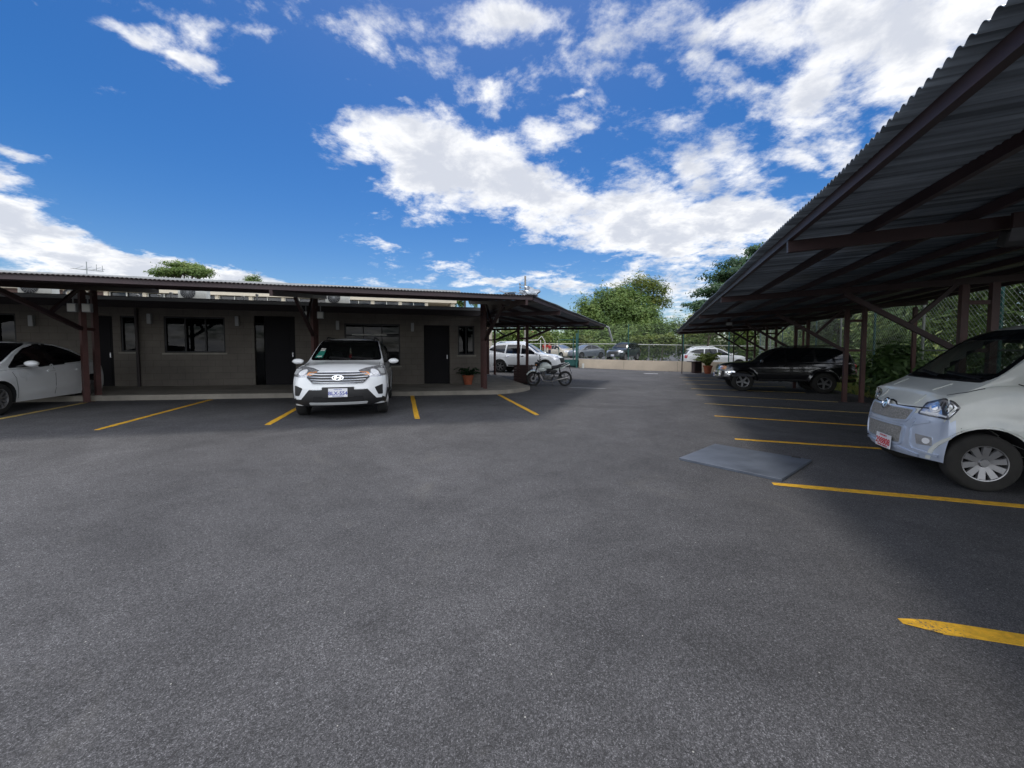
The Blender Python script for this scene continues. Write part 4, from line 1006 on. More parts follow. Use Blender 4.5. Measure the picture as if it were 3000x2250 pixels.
class Car:
    def __init__(s, name, label, cat, sp, loc, rz, paint, scale=1., group=None, holes=False, parts=(), fine=.05):
        s.root = thing(name, label, cat, loc, rz, group); s.root.scale = (scale,) * 3; s.sp = sp; s.paint = paint
        roof = pchip(sp['roof']); belt = pchip(sp['belt']); Wf = pchip(sp['W']); nose = pchip(sp['nose']); tail = pchip(sp['tail'])
        L0, L1 = sp['L']; R = sp['R']; wr = sp['wr']; ax = sp['axles']; zs = sp['zs']; zm = sp.get('zm', zs + .33)
        Wr = sp['Wr']; crown = sp.get('crown', .06); pf = sp.get('pf', .2); pr = sp.get('pr', .14); zmax = max(z for x, z in sp['roof'])
        fl = sp.get('flare', .015); cre = sp.get('crease', [])
        xs = list(np.linspace(L0, L1, int((L1 - L0) / fine)))
        for a in ax:
            xs = [x for x in xs if abs(abs(x - a) - R) > .012]
            xs += [a - R - .004, a - R + .003, a + R - .003, a + R + .004] + [a + R * sin(t) for t in np.linspace(-1.45, 1.45, 13)]
        xs = sorted(set(round(x, 4) for x in xs))
        NS = 13; half = []
        xaf = ax[1] + R * .8; xar = ax[0] - R * .8
        def warp(x, y, z, W):
            q = min(1., abs(y) / W)
            if x > xaf: return xaf + (x - xaf) * (L1 - nose(z) - pf * q ** 2.6 - xaf) / (L1 - xaf)
            if x < xar: return xar + (x - xar) * (L0 + tail(z) + pr * q ** 2.6 - xar) / (L0 - xar)
            return x
        rows = []
        for x in xs:
            W = Wf(x); zb = belt(x); zr = max(roof(x), zb + .03); ws = W * .955; Wb = W * sp.get('bw', .93)
            zl = zs; well = zs + .03
            for a in ax:
                if abs(x - a) < R: zl = max(zl, wr + sqrt(R * R - (x - a) ** 2)); well = zl
            def ya(z):
                y = W - (W - ws) * ((zm - z) / (zm - zs)) ** 2 if z < zm else W - (W - Wb) * ((z - zm) / (zb - zm)) ** 2.2
                for a in ax:
                    d = sqrt((x - a) ** 2 + (z - wr) ** 2); y += fl * exp(-((d - R) / .07) ** 2)
                for x0, z0, x1, z1, am in cre:
                    t = (x - x0) / (x1 - x0)
                    if -.1 < t < 1.1:
                        dz = z - (z0 + (z1 - z0) * t); y += am * (exp(-(dz / .05) ** 2) if dz > 0 else exp(-(dz / .02) ** 2)) * min(1, max(0, (t + .1) * 5)) * min(1, max(0, (1.1 - t) * 5))
                return y
            pts = [(0, zs + .03), (.55 * W, zs + .03), (.56 * W, well)]
            for i in range(NS): z = zl + (zb - zl) * i / (NS - 1); pts.append((ya(z), z))
            Wg = Wb - .03; g = max(0., zr - crown - zb - .02); gm = zmax - crown - zb - .02; zc = zb + .02 + g
            We = Wg + (min(Wr, Wg) - Wg) * g / gm
            pts.append((Wb - .008, zb + .012)); pts.append((Wg, zb + .02))
            for i in range(1, 7): u = i / 6; pts.append((Wg + (We - Wg) * u + .015 * sin(pi * u) * min(1, g / .3), zb + .02 + g * u))
            rz_ = max(zr - zc, .008)
            for q in (.05, .14, .28, .5, .75, 1.): pts.append((We * (1 - q), zc + rz_ * (1 - (1 - q) ** 2.6)))
            rows.append([(warp(x, y, z, W), y, z) for y, z in pts])
        n = len(rows[0]); V = []; F = []
        for r in rows:
            V += [Vector(p) for p in r]; V += [Vector((p[0], -p[1], p[2])) for p in r]
        st_ = 2 * n
        for j in range(len(rows) - 1):
            for i in range(n - 1):
                a, b = j * st_ + i, (j + 1) * st_ + i
                F.append((a, b, b + 1, a + 1, i)); a += n; b += n; F.append((a, a + 1, b + 1, b, i))
        for j, sg in ((len(rows) - 1, 1), (0, -1)):      # front and rear faces
            x = xs[j]; W = Wf(x); fr = np.linspace(1, -1, 21); base = len(V)
            for p in rows[j]:
                for f in fr: V.append(Vector((warp(x, p[1] * f, p[2], W), p[1] * f, p[2])))
            for i in range(3, n - 1):
                for c in range(20):
                    a = base + i * 21 + c; q = (a, a + 1, a + 22, a + 21, 100 + i)
                    F.append(q if sg > 0 else (q[3], q[2], q[1], q[0], q[4]))
        s.V, s.F, s.n = V, F, n
        s.bvh = BVHTree.FromPolygons([tuple(v) for v in V], [f[:4] for f in F])
        s.holes = []; s.parts_spec = parts; s.is_holes = holes
    def project(s, u, z, mode):
        if isinstance(mode, tuple): t = radians(mode[0]); u = u * cos(t) - mode[1] * sin(t); mode = mode[0]
        if mode == 'side': o = Vector((u, 4, z)); d = Vector((0, -1, 0))
        elif mode == 'top': o = Vector((u, z, 4)); d = Vector((0, 0, -1))
        else:
            t = radians(mode); dv = Vector((cos(t), sin(t), 0)); o = dv * 6 + Vector((-sin(t), cos(t), 0)) * u + Vector((0, 0, z)); d = -dv
        h = s.bvh.ray_cast(o, d)
        if h[0] is None:
            h = s.bvh.find_nearest(o + d * (4 if mode == 'side' else 6 - abs(s.sp['L'][1]) + .1))
        p, nn = h[0], h[1]
        return p, (nn if nn.dot(d) < 0 else -nn)
    def patch(s, name, poly, mode, m, off=.004, parent=None, mirror=True, res=.06, hole=False, depth=.006, label=None):
        bm = bmesh.new(); bm.faces.new([bm.verts.new((a, b, 0)) for a, b in poly]); bmesh.ops.triangulate(bm, faces=bm.faces[:])
        for ax_ in (0, 1):
            lo = min(p[ax_] for p in poly); hi = max(p[ax_] for p in poly)
            for k in range(1, int((hi - lo) / res) + 1):
                c = [0, 0, 0]; c[ax_] = lo + (hi - lo) * k / (int((hi - lo) / res) + 1); nn = [0, 0, 0]; nn[ax_] = 1
                bmesh.ops.bisect_plane(bm, geom=bm.verts[:] + bm.edges[:] + bm.faces[:], plane_co=c, plane_no=nn, dist=1e-6)
        bmesh.ops.remove_doubles(bm, verts=bm.verts, dist=1e-5)
        bm.verts.index_update(); bnd = [e for e in bm.edges if len(e.link_faces) == 1]; bv = {}
        base = {}
        for v in bm.verts:
            p, nn = s.project(v.co.x, v.co.y, mode); base[v] = (p, nn)
        new = {}
        for e in bnd:
            for v in e.verts:
                if v not in new: new[v] = bm.verts.new(base[v][0] - base[v][1] * depth)
        for e in bnd:
            a, b = e.verts; 
            try: bm.faces.new((a, b, new[b], new[a]))
            except ValueError: pass
        for v, (p, nn) in base.items(): v.co = p + nn * off
        bmesh.ops.recalc_face_normals(bm, faces=bm.faces)
        c = sum((v.co for v in base), Vector()) / len(base)
        for f in bm.faces: f.smooth = True
        for e in bm.edges:
            if len(e.link_faces) == 2 and e.calc_face_angle(0) > radians(38): e.smooth = False
        obs = []
        for sg in ((1, -1) if mirror else (1,)):
            me = bpy.data.meshes.new(name)
            if sg < 0:
                for v in bm.verts: v.co.y = -v.co.y
                bmesh.ops.reverse_faces(bm, faces=bm.faces)
            bm.to_mesh(me); me.materials.append(m); par = parent[len(obs)] if isinstance(parent, list) else parent
            o = link(name, me, par or s.root); obs.append(o)
            if label: o['label'] = label
        bm.free()
        if hole: s.holes.append((poly, mode, mirror))
        return obs
    def strip(s, name, pts, w, mode, m, off=.003, mirror=True, parent=None, closed=False, depth=.004):
        """thin line following the body through the given points"""
        P_ = [Vector((*p, 0)) for p in pts]; dense = []
        for a, b in zip(P_, P_[1:] + (P_[:1] if closed else [])):
            k = max(1, int((b - a).length / .06)); dense += [a.lerp(b, i / k) for i in range(k)]
        if not closed: dense.append(P_[-1])
        N = len(dense); mb = MB(); vs = []
        for i, p in enumerate(dense):
            a = dense[i - 1] if (i or closed) else p; b = dense[(i + 1) % N] if (i < N - 1 or closed) else p
            t = (b - a).normalized(); nn = Vector((-t.y, t.x, 0)) * w / 2
            for q, o in ((p + nn, -depth), (p + nn, off), (p - nn, off), (p - nn, -depth)):
                h, no = s.project(q.x, q.y, mode); vs.append(h + no * o)
        fs = []
        for i in range(N if closed else N - 1):
            a, b = i * 4, ((i + 1) % N) * 4
            fs += [(a, a + 1, b + 1, b), (a + 1, a + 2, b + 2, b + 1), (a + 2, a + 3, b + 3, b + 2)]
        mb.add(vs, fs); obs = []
        for sg in ((1, -1) if mirror else (1,)):
            if sg < 0: mb.v = [(x, -y, z) for x, y, z in mb.v]
            par = parent[len(obs)] if isinstance(parent, list) else parent
            obs.append(mb.obj(name, m, par or s.root))
        return obs
    def body(s, wellmat=None):
        def inside(x, y, poly):
            c = False; j = len(poly) - 1
            for i in range(len(poly)):
                if (poly[i][1] > y) != (poly[j][1] > y) and x < (poly[j][0] - poly[i][0]) * (y - poly[i][1]) / (poly[j][1] - poly[i][1]) + poly[i][0]: c = not c
                j = i
            return c
        groups = {}; n = s.n
        for f in s.F:
            c = sum((s.V[i] for i in f[:4]), Vector()) / 4; i = f[4]
            if s.is_holes:
                dead = False
                for poly, mode, mir in s.holes:
                    if mode == 'side' and 3 + 13 <= i < 100 and abs(c.y) > .35 and inside(c.x, c.z, poly): dead = True
                    if mode == 0 and c.x > 0 and i >= 22 and inside(c.y, c.z, poly) and s.project(c.y, c.z, 0)[0].x < c.x + .05: dead = True
                if dead: continue
            key = 'underbody' if i < 3 else 'body'
            if key == 'body':
                for nm, test, mt in s.parts_spec:
                    if test(c.x, c.y, c.z, i): key = nm + ('|L' if c.y > 0 and nm in SIDED else '|R' if nm in SIDED else ''); break
            groups.setdefault(key, []).append(f[:4])
        s.obs = {}
        for key, fs in groups.items():
            used = sorted({i for f in fs for i in f}); mp = {a: b for b, a in enumerate(used)}
            mb = MB(); mb.add([s.V[i] for i in used], [tuple(mp[i] for i in f) for f in fs])
            nm = key.split('|')[0]; mt = M['under'] if nm == 'underbody' else s.paint
            for a, t, m_ in s.parts_spec:
                if a == nm and m_: mt = m_
            s.obs[key] = mb.obj(nm, mt, s.root, smooth=True)
        return s.obs
    def wheels(s, style, w=.2, tyre=None, track=None, spokes=10):
        r = s.sp['wr']; tyre = tyre or M['rubber']
        for xi, x in enumerate(s.sp['axles']):
            for sg in (1, -1):
                Wl = pchip(s.sp['W'])(x); y = sg * ((track or Wl - w / 2 - .012)); R_ = RX(-pi / 2 * sg); rr = r * s.sp.get('rim', .64)
                prof = [(rr, -w / 2), (r * .88, -w * .52), (r * .96, -w * .46), (r, -w * .36), (r, w * .36), (r * .96, w * .46), (r * .88, w * .52), (rr, w / 2), (rr * .96, w * .3), (rr * .96, -w * .3)]
                t = MB().lathe(prof, 40, R_, (0, 0, 0), True)
                tr = MB()
                o = t.obj('wheel', tyre, s.root, smooth=True); o.location = (x, y, r)
                m = MB().lathe([(rr, w * .5), (rr * .95, w * .49), (rr * .9, w * .2), (rr * .9, -w * .3)], 40, R_)
                m.lathe([(0, w * .46), (rr * .2, w * .46), (rr * .24, w * .38), (rr * .24, w * .2)], 20, R_)
                n = spokes
                for k in range(n):
                    a = 2 * pi * k / n + .2
                    for (ra, rb, wa, wb, za, zb_) in ((rr * .2, rr * .92, style[0], style[1], w * style[2], w * .46),):
                        u = Vector((cos(a), sin(a), 0)); v = Vector((-sin(a), cos(a), 0)); zz = Vector((0, 0, 1)); P8 = []
                        for rad, wd_, z in ((ra, wa, za), (rb, wb, zb_)):
                            P8 += [u * rad + v * wd_ * rr + zz * (z - .02), u * rad - v * wd_ * rr + zz * (z - .02), u * rad - v * wd_ * rr * .8 + zz * z, u * rad + v * wd_ * rr * .8 + zz * z]
                        m.add([R_ @ q for q in P8], [(0, 1, 2, 3), (7, 6, 5, 4), (0, 4, 5, 1), (1, 5, 6, 2), (2, 6, 7, 3), (3, 7, 4, 0)])
                m.obj('rim', M['alloy'], o, smooth='auto')
                MB().lathe([(0, w * .06), (rr * .9, w * .06), (rr * .9, -w * .1), (0, -w * .1)], 24, R_).obj('brake_drum', M['under'], o)
    def mirrors(s, x, z, y, m, size=(.07, .1, .075), low=None):
        for sg in (1, -1):
            mb = MB().ball((x, sg * y, z), (size[0], size[1], size[2]), 14, 8)
            for i, v in enumerate(mb.v):
                if v[0] < x - size[0] * .55: mb.v[i] = (x - size[0] * .55, v[1], v[2])
            o = mb.obj('door_mirror', m, s.root, smooth=True)
            MB().beam((x, sg * (y - size[1] * .9), z - .03), (x + .02, sg * (y - size[1] - .1), z - .06), .05, .03).obj('mirror_arm', M['black'], o)
    def seats(s, xs, zt=1.15, y=.34):
        for x in xs:
            for sg in (1, -1):
                o = MB().box((x + .2, sg * y, .55), (.5, .46, .16)).box((x, sg * y, zt - .3), (.14, .46, .58), RY(-.18)).obj('seat', M['seat'], s.root, bevel=.03)
                MB().box((x - .06, sg * y, zt + .1), (.09, .24, .17)).obj('headrest', M['seat'], o, bevel=.02)
SIDED = ('front_door', 'rear_door', 'door', 'fender')

def plate(parent, c, yaw, txt, tm, size=.1, small=None, wid=.33, hei=.16, tilt=0.):
    R_ = RZ(yaw) @ RY(tilt)                          # plate faces local +x
    o = MB().box((0, 0, 0), (.008, wid, hei)).obj('number_plate', M['plate'], parent, bevel=.002)
    o.rotation_euler = R_.to_euler(); o.location = c
    me = text_mesh('plate_text', txt, size, tm, .001, True); t = link('plate_text', me, o)
    t.rotation_euler = (pi / 2, 0, pi / 2); t.location = (.0055, 0, -.012)
    if small:
        for z, tx in small:
            t = link('plate_text', text_mesh('plate_text', tx, size * .26, tm, .0008, True), o); t.rotation_euler = (pi / 2, 0, pi / 2); t.location = (.0055, 0, z)
    return o

# ---- white crossover, nose towards the viewer
crossover = dict(L=(-2.13, 2.1), axles=(-1.29, 1.29), wr=.335, R=.39, zs=.26, zm=.66, Wr=.63, crown=.06, pf=.24, pr=.16, flare=.022,
    roof=[(-2.13, 1.0), (-2.03, 1.2), (-1.85, 1.44), (-1.6, 1.56), (-1.0, 1.615), (-.3, 1.625), (0, 1.6), (.2, 1.54), (.95, 1.13), (1.08, 1.1), (1.6, 1.05), (1.95, .985), (2.1, .93)],
    belt=[(-2.13, .96), (-1.5, 1.05), (0, 1.0), (.9, .985), (1.2, .985), (1.7, .95), (2.1, .86)], W=[(-2.13, .79), (-1.9, .86), (-1.2, .885), (1.3, .885), (1.85, .865), (2.1, .80)],
    nose=[(.2, .12), (.34, .02), (.5, 0), (.72, .015), (.86, .05), (.95, .13), (1.1, .2)], tail=[(.2, .1), (.4, 0), (.7, 0), (.95, .06), (1.3, .1), (1.6, .2)])
cx = Car('white_crossover', 'white compact crossover parked nose out with a red charm behind its windscreen', 'car', crossover, (-4.0, 9.82, gz(-3.9, 9.3) + .0), atan2(-.9645, .264), M['white'], 1.03, None, True,
    parts=[('hood', lambda x, y, z, i: x > 1.0 and 100 > i >= 17, None), ('front_door', lambda x, y, z, i: -.05 < x < .86 and 3 <= i < 16 and z > .3, None), ('rear_door', lambda x, y, z, i: -.95 < x < -.05 and 3 <= i < 16 and z > .3, None)])
ws = rnd([(-.72, 1.13), (.72, 1.13), (.60, 1.545), (-.60, 1.545)], .06)
wo = cx.patch('windscreen', ws, 0, M['seethru'], .004, mirror=False, hole=True)[0]
cx.strip('windscreen_seal', ws, .035, 0, M['frit'], .007, mirror=False, closed=True)
for poly in ([(.80, 1.02), (.35, 1.37), (.02, 1.5), (-.02, 1.5), (-.02, 1.04)], [(-.1, 1.04), (-.1, 1.505), (-.9, 1.49), (-.98, 1.07)], [(-1.08, 1.09), (-1.02, 1.475), (-1.4, 1.44), (-1.62, 1.2), (-1.55, 1.14)]):
    cx.patch('side_window', rnd(poly, .03), 'side', M['smoke'], .004, hole=True)
    cx.strip('window_seal', rnd(poly, .03), .03, 'side', M['frit'], .007, closed=True)
cx.patch('rear_window', rnd([(-.6, 1.12), (.6, 1.12), (.52, 1.45), (-.52, 1.45)], .05), 180, M['tint'], .004, mirror=False)
cx.patch('lower_bumper', [(-.95, .2), (-.95, .385), (-.68, .385), (-.52, .575), (.52, .575), (.68, .385), (.95, .385), (.95, .2)], 0, M['black'], .012, mirror=False)
cx.patch('skid_bar', rnd([(-.5, .30), (.5, .30), (.52, .335), (-.52, .335)], .01), 0, M['box'], .03, mirror=False)
cx.patch('air_intake', rnd([(-.46, .355), (.46, .355), (.44, .45), (-.44, .45)], .02), 0, M['under'], .018, mirror=False)
for sg in (1, -1): cx.patch('chrome_strip', [(sg * .30, .568), (sg * .47, .568), (sg * .47, .580), (sg * .30, .582)][::sg], 0, M['darkchrome'], .02, mirror=False)
cx.patch('plate_holder', rnd([(-.275, .43), (.275, .43), (.285, .625), (-.285, .625)], .02), 0, M['black'], .026, mirror=False, depth=.02)
gr = cx.patch('grille', rnd([(-.57, .81), (-.49, .89), (.49, .89), (.57, .81), (.45, .69), (-.45, .69)], .03), 0, M['black'], .01, mirror=False)[0]
for z, w_ in ((.858, .50), (.808, .53), (.758, .49), (.715, .45)):
    cx.patch('grille_bar', [(-w_, z - .008 + .01), (-w_ * .6, z - .008), (w_ * .6, z - .008), (w_, z - .008 + .01), (w_, z + .008 + .01), (w_ * .6, z + .008), (-w_ * .6, z + .008), (-w_, z + .008 + .01)], 0, M['darkchrome'], .022, gr, mirror=False)
cx.strip('grille_surround', rnd([(-.57, .81), (-.49, .89), (.49, .89), (.57, .81), (.45, .69), (-.45, .69)], .03), .012, 0, M['darkchrome'], .016, mirror=False, closed=True)
bp, bn = cx.project(0, .805, 0)                       # oval badge with a slanted letter
em = MB(); ov = [(.105 * cos(a), .052 * sin(a)) for a in np.linspace(0, 2 * pi, 41)[:-1]]
vs = []; 
for (a, b) in ov:
    for k, dx in ((1., 0), (1., .02), (.84, .02), (.8, 0)): vs.append((dx, a * k, b * k))
em.add(vs, [(i * 4 + j, ((i + 1) % 40) * 4 + j, ((i + 1) % 40) * 4 + j + 1, i * 4 + j + 1) for i in range(40) for j in range(3)])
def slab(pts): n_ = len(pts); em.add([(.004, a, b) for a, b in pts] + [(.018, a, b) for a, b in pts], [tuple(range(n_, 2 * n_))] + [(i, (i + 1) % n_, (i + 1) % n_ + n_, i + n_) for i in range(n_)])
sh = .35
for c in (-.045, .045): slab([(c - .018 - .042 * sh, -.042), (c + .018 - .042 * sh, -.042), (c + .018 + .042 * sh, .042), (c - .018 + .042 * sh, .042)])
slab([(-.04, -.016), (.035, .0), (.04, .016), (-.035, .004)])
o = em.obj('badge', M['chrome'], cx.root); o.location = bp + Vector((.035, 0, 0)); o.rotation_euler = (0, -.08, 0)
plate(cx.root, cx.project(0, .52, 0)[0] + Vector((.04, 0, .0)), 0, 'BLX-554', M['bluetxt'], .095, [(.062, 'COSTA RICA'), (-.064, 'CENTROAMERICA')], .34, .165)
fo = [(.655, .60), (.825, .655), (.82, .455), (.73, .455)]
cx.patch('fog_recess', rnd(fo, .02), (12, 1.98), M['black'], .008, depth=.01)
hl = [(.26, .93), (.42, .975), (.66, 1.01), (.80, 1.0), (.79, .83), (.55, .81), (.33, .83)]
h1 = cx.patch('headlight', rnd([(a * 1.15 - .97, b) for a, b in hl], .02), 30, M['lampg'], .008)
hx = lambda pts: rnd([(a * 1.15 - .97, b) for a, b in pts], .012)
cx.patch('lamp_lens', hx([(.52 + .07 * cos(a), .895 + .055 * sin(a)) for a in np.linspace(0, 2 * pi, 13)[:-1]]), 30, M['lens'], .014, h1)
cx.patch('indicator', hx([(.27, .91), (.40, .90), (.42, .84), (.34, .845)]), 30, M['amber'], .013, h1)
cx.patch('lamp_bezel', hx([(.62, .96), (.73, .955), (.72, .86), (.63, .86)]), 30, M['box'], .013, h1)
for a in (-1.29, 1.29):
    arc = [(a + .415 * cos(t), .335 + .415 * sin(t)) for t in np.linspace(-.15, pi + .15, 20)]
    cx.strip('arch_trim', arc, .06, 'side', M['black'], .012)
cx.patch('sill_trim', [(-.88, .24), (.88, .24), (.88, .36), (-.88, .36)], 'side', M['black'], .01)
cx.strip('hood_gap', [(1.02, .70), (1.5, .72), (1.9, .62)], .008, 'top', M['seam'], .002)
cx.body(); cx.wheels((.13, .1, .4), .2, spokes=5); cx.mirrors(.78, 1.09, .99, M['white'], (.065, .115, .06))
for sg in (1, -1):
    MB().tube([(.05, sg * .53, 1.585), (-.05, sg * .53, 1.635), (-1.2, sg * .54, 1.63), (-1.35, sg * .54, 1.585)], .016, 8).obj('roof_rail', M['black'], cx.root, smooth=True)
cx.seats((-.15, -.95), 1.12)
MB().box((.75, 0, .92), (.55, 1.45, .26)).obj('dashboard', M['under'], cx.root, bevel=.05)
MB().lathe([(.165, -.012), (.185, -.012), (.185, .012), (.165, .012)], 28, RY(-1.15), (.4, .36, 1.02), True).obj('steering_wheel', M['black'], cx.root, smooth=True)
ch = MB().tube([(.33, .02, 1.45), (.33, .02, 1.36)], .004, 5); ch.obj('charm_cord', M['plate'], cx.root)
MB().ball((.33, .02, 1.335), .028, 10, 6).lathe([(0, 0), (.018, .02), (.028, .07), (.012, .12), (0, .12)], 10, None, (.33, .02, 1.22)).obj('hanging_charm', M['beigecar'], cx.root, smooth=True)
MB().lathe([(0, 0), (.045, 0), (.035, .1), (.015, .14), (0, .14)], 10, None, (.33, .02, 1.10)).obj('red_tassel', M['redcloth'], cx.root, smooth=True)
M['stick'] = pbr('green_sticker', (.03, .22, .17), .4, var=.2)
stx = cx.patch('windscreen_sticker', [(-.655, 1.165), (-.50, 1.165), (-.47, 1.33), (-.585, 1.33)], 0, M['stick'], .007, mirror=False)[0]
for zz in (1.18, 1.31, 1.345): cx.patch('sticker_band', [(-.62 + (zz - 1.18) * .25, zz), (-.52 + (zz - 1.18) * .25, zz), (-.515 + (zz - 1.18) * .25, zz + .02), (-.615 + (zz - 1.18) * .25, zz + .02)], 0, M['offwhite'], .009, stx, mirror=False)
MB().box((.42, -.46, 1.2), (.02, .05, .3), RY(.6)).obj('a_pillar_trim', M['under'], cx.root)
for y0 in (.1, .55): cx.strip('wiper', [(y0, 1.135), (y0 - .45, 1.175)], .018, 0, M['black'], .02, mirror=False)

# ---- white sedan at the left edge
sedan = dict(L=(-2.18, 2.18), axles=(-1.285, 1.285), wr=.305, R=.35, zs=.2, zm=.55, Wr=.56, crown=.055, pf=.3, pr=.2, flare=.018, bw=.93,
    roof=[(-2.18, .9), (-2.0, .99), (-1.62, 1.03), (-1.5, 1.06), (-.95, 1.33), (-.35, 1.445), (.1, 1.435), (.4, 1.35), (1.15, .98), (1.3, .935), (1.7, .87), (2.0, .78), (2.18, .68)],
    belt=[(-2.18, .86), (-1.5, .95), (-.6, .905), (.9, .84), (1.3, .835), (2.0, .7), (2.18, .62)], W=[(-2.18, .72), (-1.9, .82), (-1.2, .85), (1.2, .85), (1.8, .8), (2.18, .68)],
    nose=[(.15, .1), (.35, 0), (.55, .02), (.68, .1), (.9, .25)], tail=[(.15, .1), (.4, 0), (.8, .03), (.95, .1)], crease=[(1.15, .66, -1.75, .84, .014), (.75, .33, -.85, .44, .012)])
sd = Car('white_sedan', 'white four-door sedan in the bay beside the brown twin posts', 'car', sedan, (-11.05, 8.47, gz(-10.6, 8.6)), radians(-71), M['white'], 1.0, None, True,
    parts=[('hood', lambda x, y, z, i: x > 1.05 and 100 > i >= 17, None), ('front_door', lambda x, y, z, i: -.1 < x < .88 and 3 <= i < 16 and z > .27, None), ('rear_door', lambda x, y, z, i: -.93 < x < -.1 and 3 <= i < 16 and z > .27, None), ('trunk_lid', lambda x, y, z, i: x < -1.5 and 100 > i >= 17, None)])
sw1 = [(.93, .90), (.62, 1.13), (.35, 1.27), (.0, 1.355), (-.13, 1.36), (-.13, .935)]; sw2 = [(-.19, .94), (-.19, 1.36), (-.5, 1.335), (-.9, 1.22), (-1.25, 1.04), (-1.02, .985)]
for w_ in (sw1, sw2):
    sd.patch('side_window', rnd(w_, .025), 'side', M['smoke'], .004, hole=True); sd.strip('window_seal', rnd(w_, .025), .03, 'side', M['frit'], .006, closed=True)
sd.patch('pillar_cover', [(-.12, .94), (-.12, 1.36), (-.2, 1.36), (-.2, .94)], 'side', M['frit'], .005)
ws = rnd([(-.66, .99), (.66, .99), (.53, 1.375), (-.53, 1.375)], .06)
sd.patch('windscreen', ws, 0, M['smoke'], .004, mirror=False, hole=True); sd.strip('windscreen_seal', ws, .035, 0, M['frit'], .006, mirror=False, closed=True)
sd.patch('rear_window', rnd([(-.58, 1.04), (.58, 1.04), (.5, 1.33), (-.5, 1.33)], .05), 180, M['tint'], .004, mirror=False)
sd.patch('headlight', rnd([(-.96, .66), (-.60, .60), (-.48, .72), (-.80, .83), (-.92, .8)], .03), 40, M['lampg'], .006)
sd.patch('tail_light', rnd([(.35, .66), (.62, .66), (.66, .9), (.42, .86)], .03), 150, M['redlens'], .006)
sd.patch('grille', rnd([(-.42, .42), (.42, .42), (.5, .56), (-.5, .56)], .03), 0, M['black'], .006, mirror=False)
sd.patch('lower_intake', rnd([(-.55, .24), (.55, .24), (.48, .35), (-.48, .35)], .03), 0, M['black'], .006, mirror=False)
for hx_ in (-.02, -.86):
    sd.patch('door_handle', rnd([(hx_ - .11, .792), (hx_ + .09, .775), (hx_ + .09, .805), (hx_ - .11, .822)], .012), 'side', M['white'], .028, depth=.0)
sd.strip('door_gap', [(.88, .28), (.9, .62), (.94, .86)], .007, 'side', M['seam'], .002); sd.strip('door_gap', [(-.1, .27), (-.12, .6), (-.15, .92)], .007, 'side', M['seam'], .002)
sd.strip('door_gap', [(-.92, .62), (-1.02, .8), (-1.12, .96)], .007, 'side', M['seam'], .002)
sd.body(); sd.wheels((.1, .08, .4), .19, spokes=10); sd.mirrors(.72, .97, .97, M['white'], (.085, .115, .065)); sd.seats((-.2, -.95), 1.0)
MB().box((.8, 0, .78), (.5, 1.35, .22)).obj('dashboard', M['under'], sd.root, bevel=.05)

# ---- dusty white minivan on the right
minivan = dict(L=(-2.2, 1.9), axles=(-1.35, 1.35), wr=.305, R=.375, zs=.27, zm=.7, Wr=.66, crown=.06, pf=.2, pr=.1, flare=.012, bw=.95, rim=.62,
    roof=[(-2.2, 1.0), (-2.14, 1.5), (-2.0, 1.74), (-1.7, 1.82), (-1.0, 1.86), (0, 1.86), (.45, 1.82), (.68, 1.74), (1.3, 1.23), (1.4, 1.165), (1.6, 1.06), (1.78, .95), (1.9, .86)],
    belt=[(-2.2, .98), (-2.0, 1.1), (0, 1.12), (.9, 1.12), (1.25, 1.11), (1.4, 1.07), (1.62, .98), (1.78, .9), (1.9, .82)], W=[(-2.2, .74), (-1.9, .795), (1.2, .80), (1.5, .79), (1.75, .76), (1.9, .7)],
    nose=[(.2, .08), (.3, .01), (.45, 0), (.62, .012), (.76, .04), (.86, .09), (.96, .16), (1.2, .3)], tail=[(.2, .05), (.5, 0), (1., 0), (1.6, .12)], crease=[(1.45, .66, -1.2, .69, .012), (.9, 1.0, -1.8, 1.0, .006)])
mv = Car('minivan', 'dusty white minivan with silver-blue front bumper and red number plate', 'van', minivan, (6.53, 4.37, 0), atan2(.345, -.9385), M['vanwhite'], 1.0, None, True,
    parts=[('bumper', lambda x, y, z, i: (x > 1.6 and z < .745 and i < 100) or (i >= 100 and x > 0 and z < .79), M['silver']), ('hood', lambda x, y, z, i: x > 1.38 and 100 > i >= 17, None), ('front_door', lambda x, y, z, i: .02 < x < 1.0 and 3 <= i < 16 and z > .33, None), ('rear_door', lambda x, y, z, i: -1.0 < x < .02 and 3 <= i < 16 and z > .33, None)])
ws = rnd([(-.685, 1.185), (.685, 1.185), (.60, 1.715), (-.60, 1.715)], .07)
mv.patch('windscreen', ws, 0, M['seethru'], .004, mirror=False, hole=True); mv.strip('windscreen_seal', ws, .05, 0, M['frit'], .006, mirror=False, closed=True)
mv.patch('sun_band', rnd([(-.59, 1.62), (.59, 1.62), (.585, 1.71), (-.585, 1.71)], .02), 0, M['tint'], .007, mirror=False)
mv.patch('cowl', rnd([(-.66, 1.15), (.66, 1.15), (.68, 1.195), (-.68, 1.195)], .015), 0, M['black'], .006, mirror=False)
mv.strip('wiper', [(.6, 1.19), (.05, 1.235)], .02, 0, M['black'], .018, mirror=False); mv.strip('wiper', [(.02, 1.19), (-.5, 1.235)], .02, 0, M['black'], .018, mirror=False)
for k, poly in enumerate(([(.99, 1.17), (.93, 1.24), (.62, 1.55), (.45, 1.66), (.08, 1.68), (.08, 1.17)], [(.0, 1.17), (0, 1.69), (-.95, 1.69), (-.95, 1.17)], [(-1.05, 1.17), (-1.05, 1.69), (-1.95, 1.67), (-2.0, 1.2)])):
    mv.patch('side_window', rnd(poly, .05), 'side', M['seethru'] if k == 0 else M['smoke'], .004, hole=True); mv.strip('window_seal', rnd(poly, .05), .045, 'side', M['frit'], .006, closed=True)
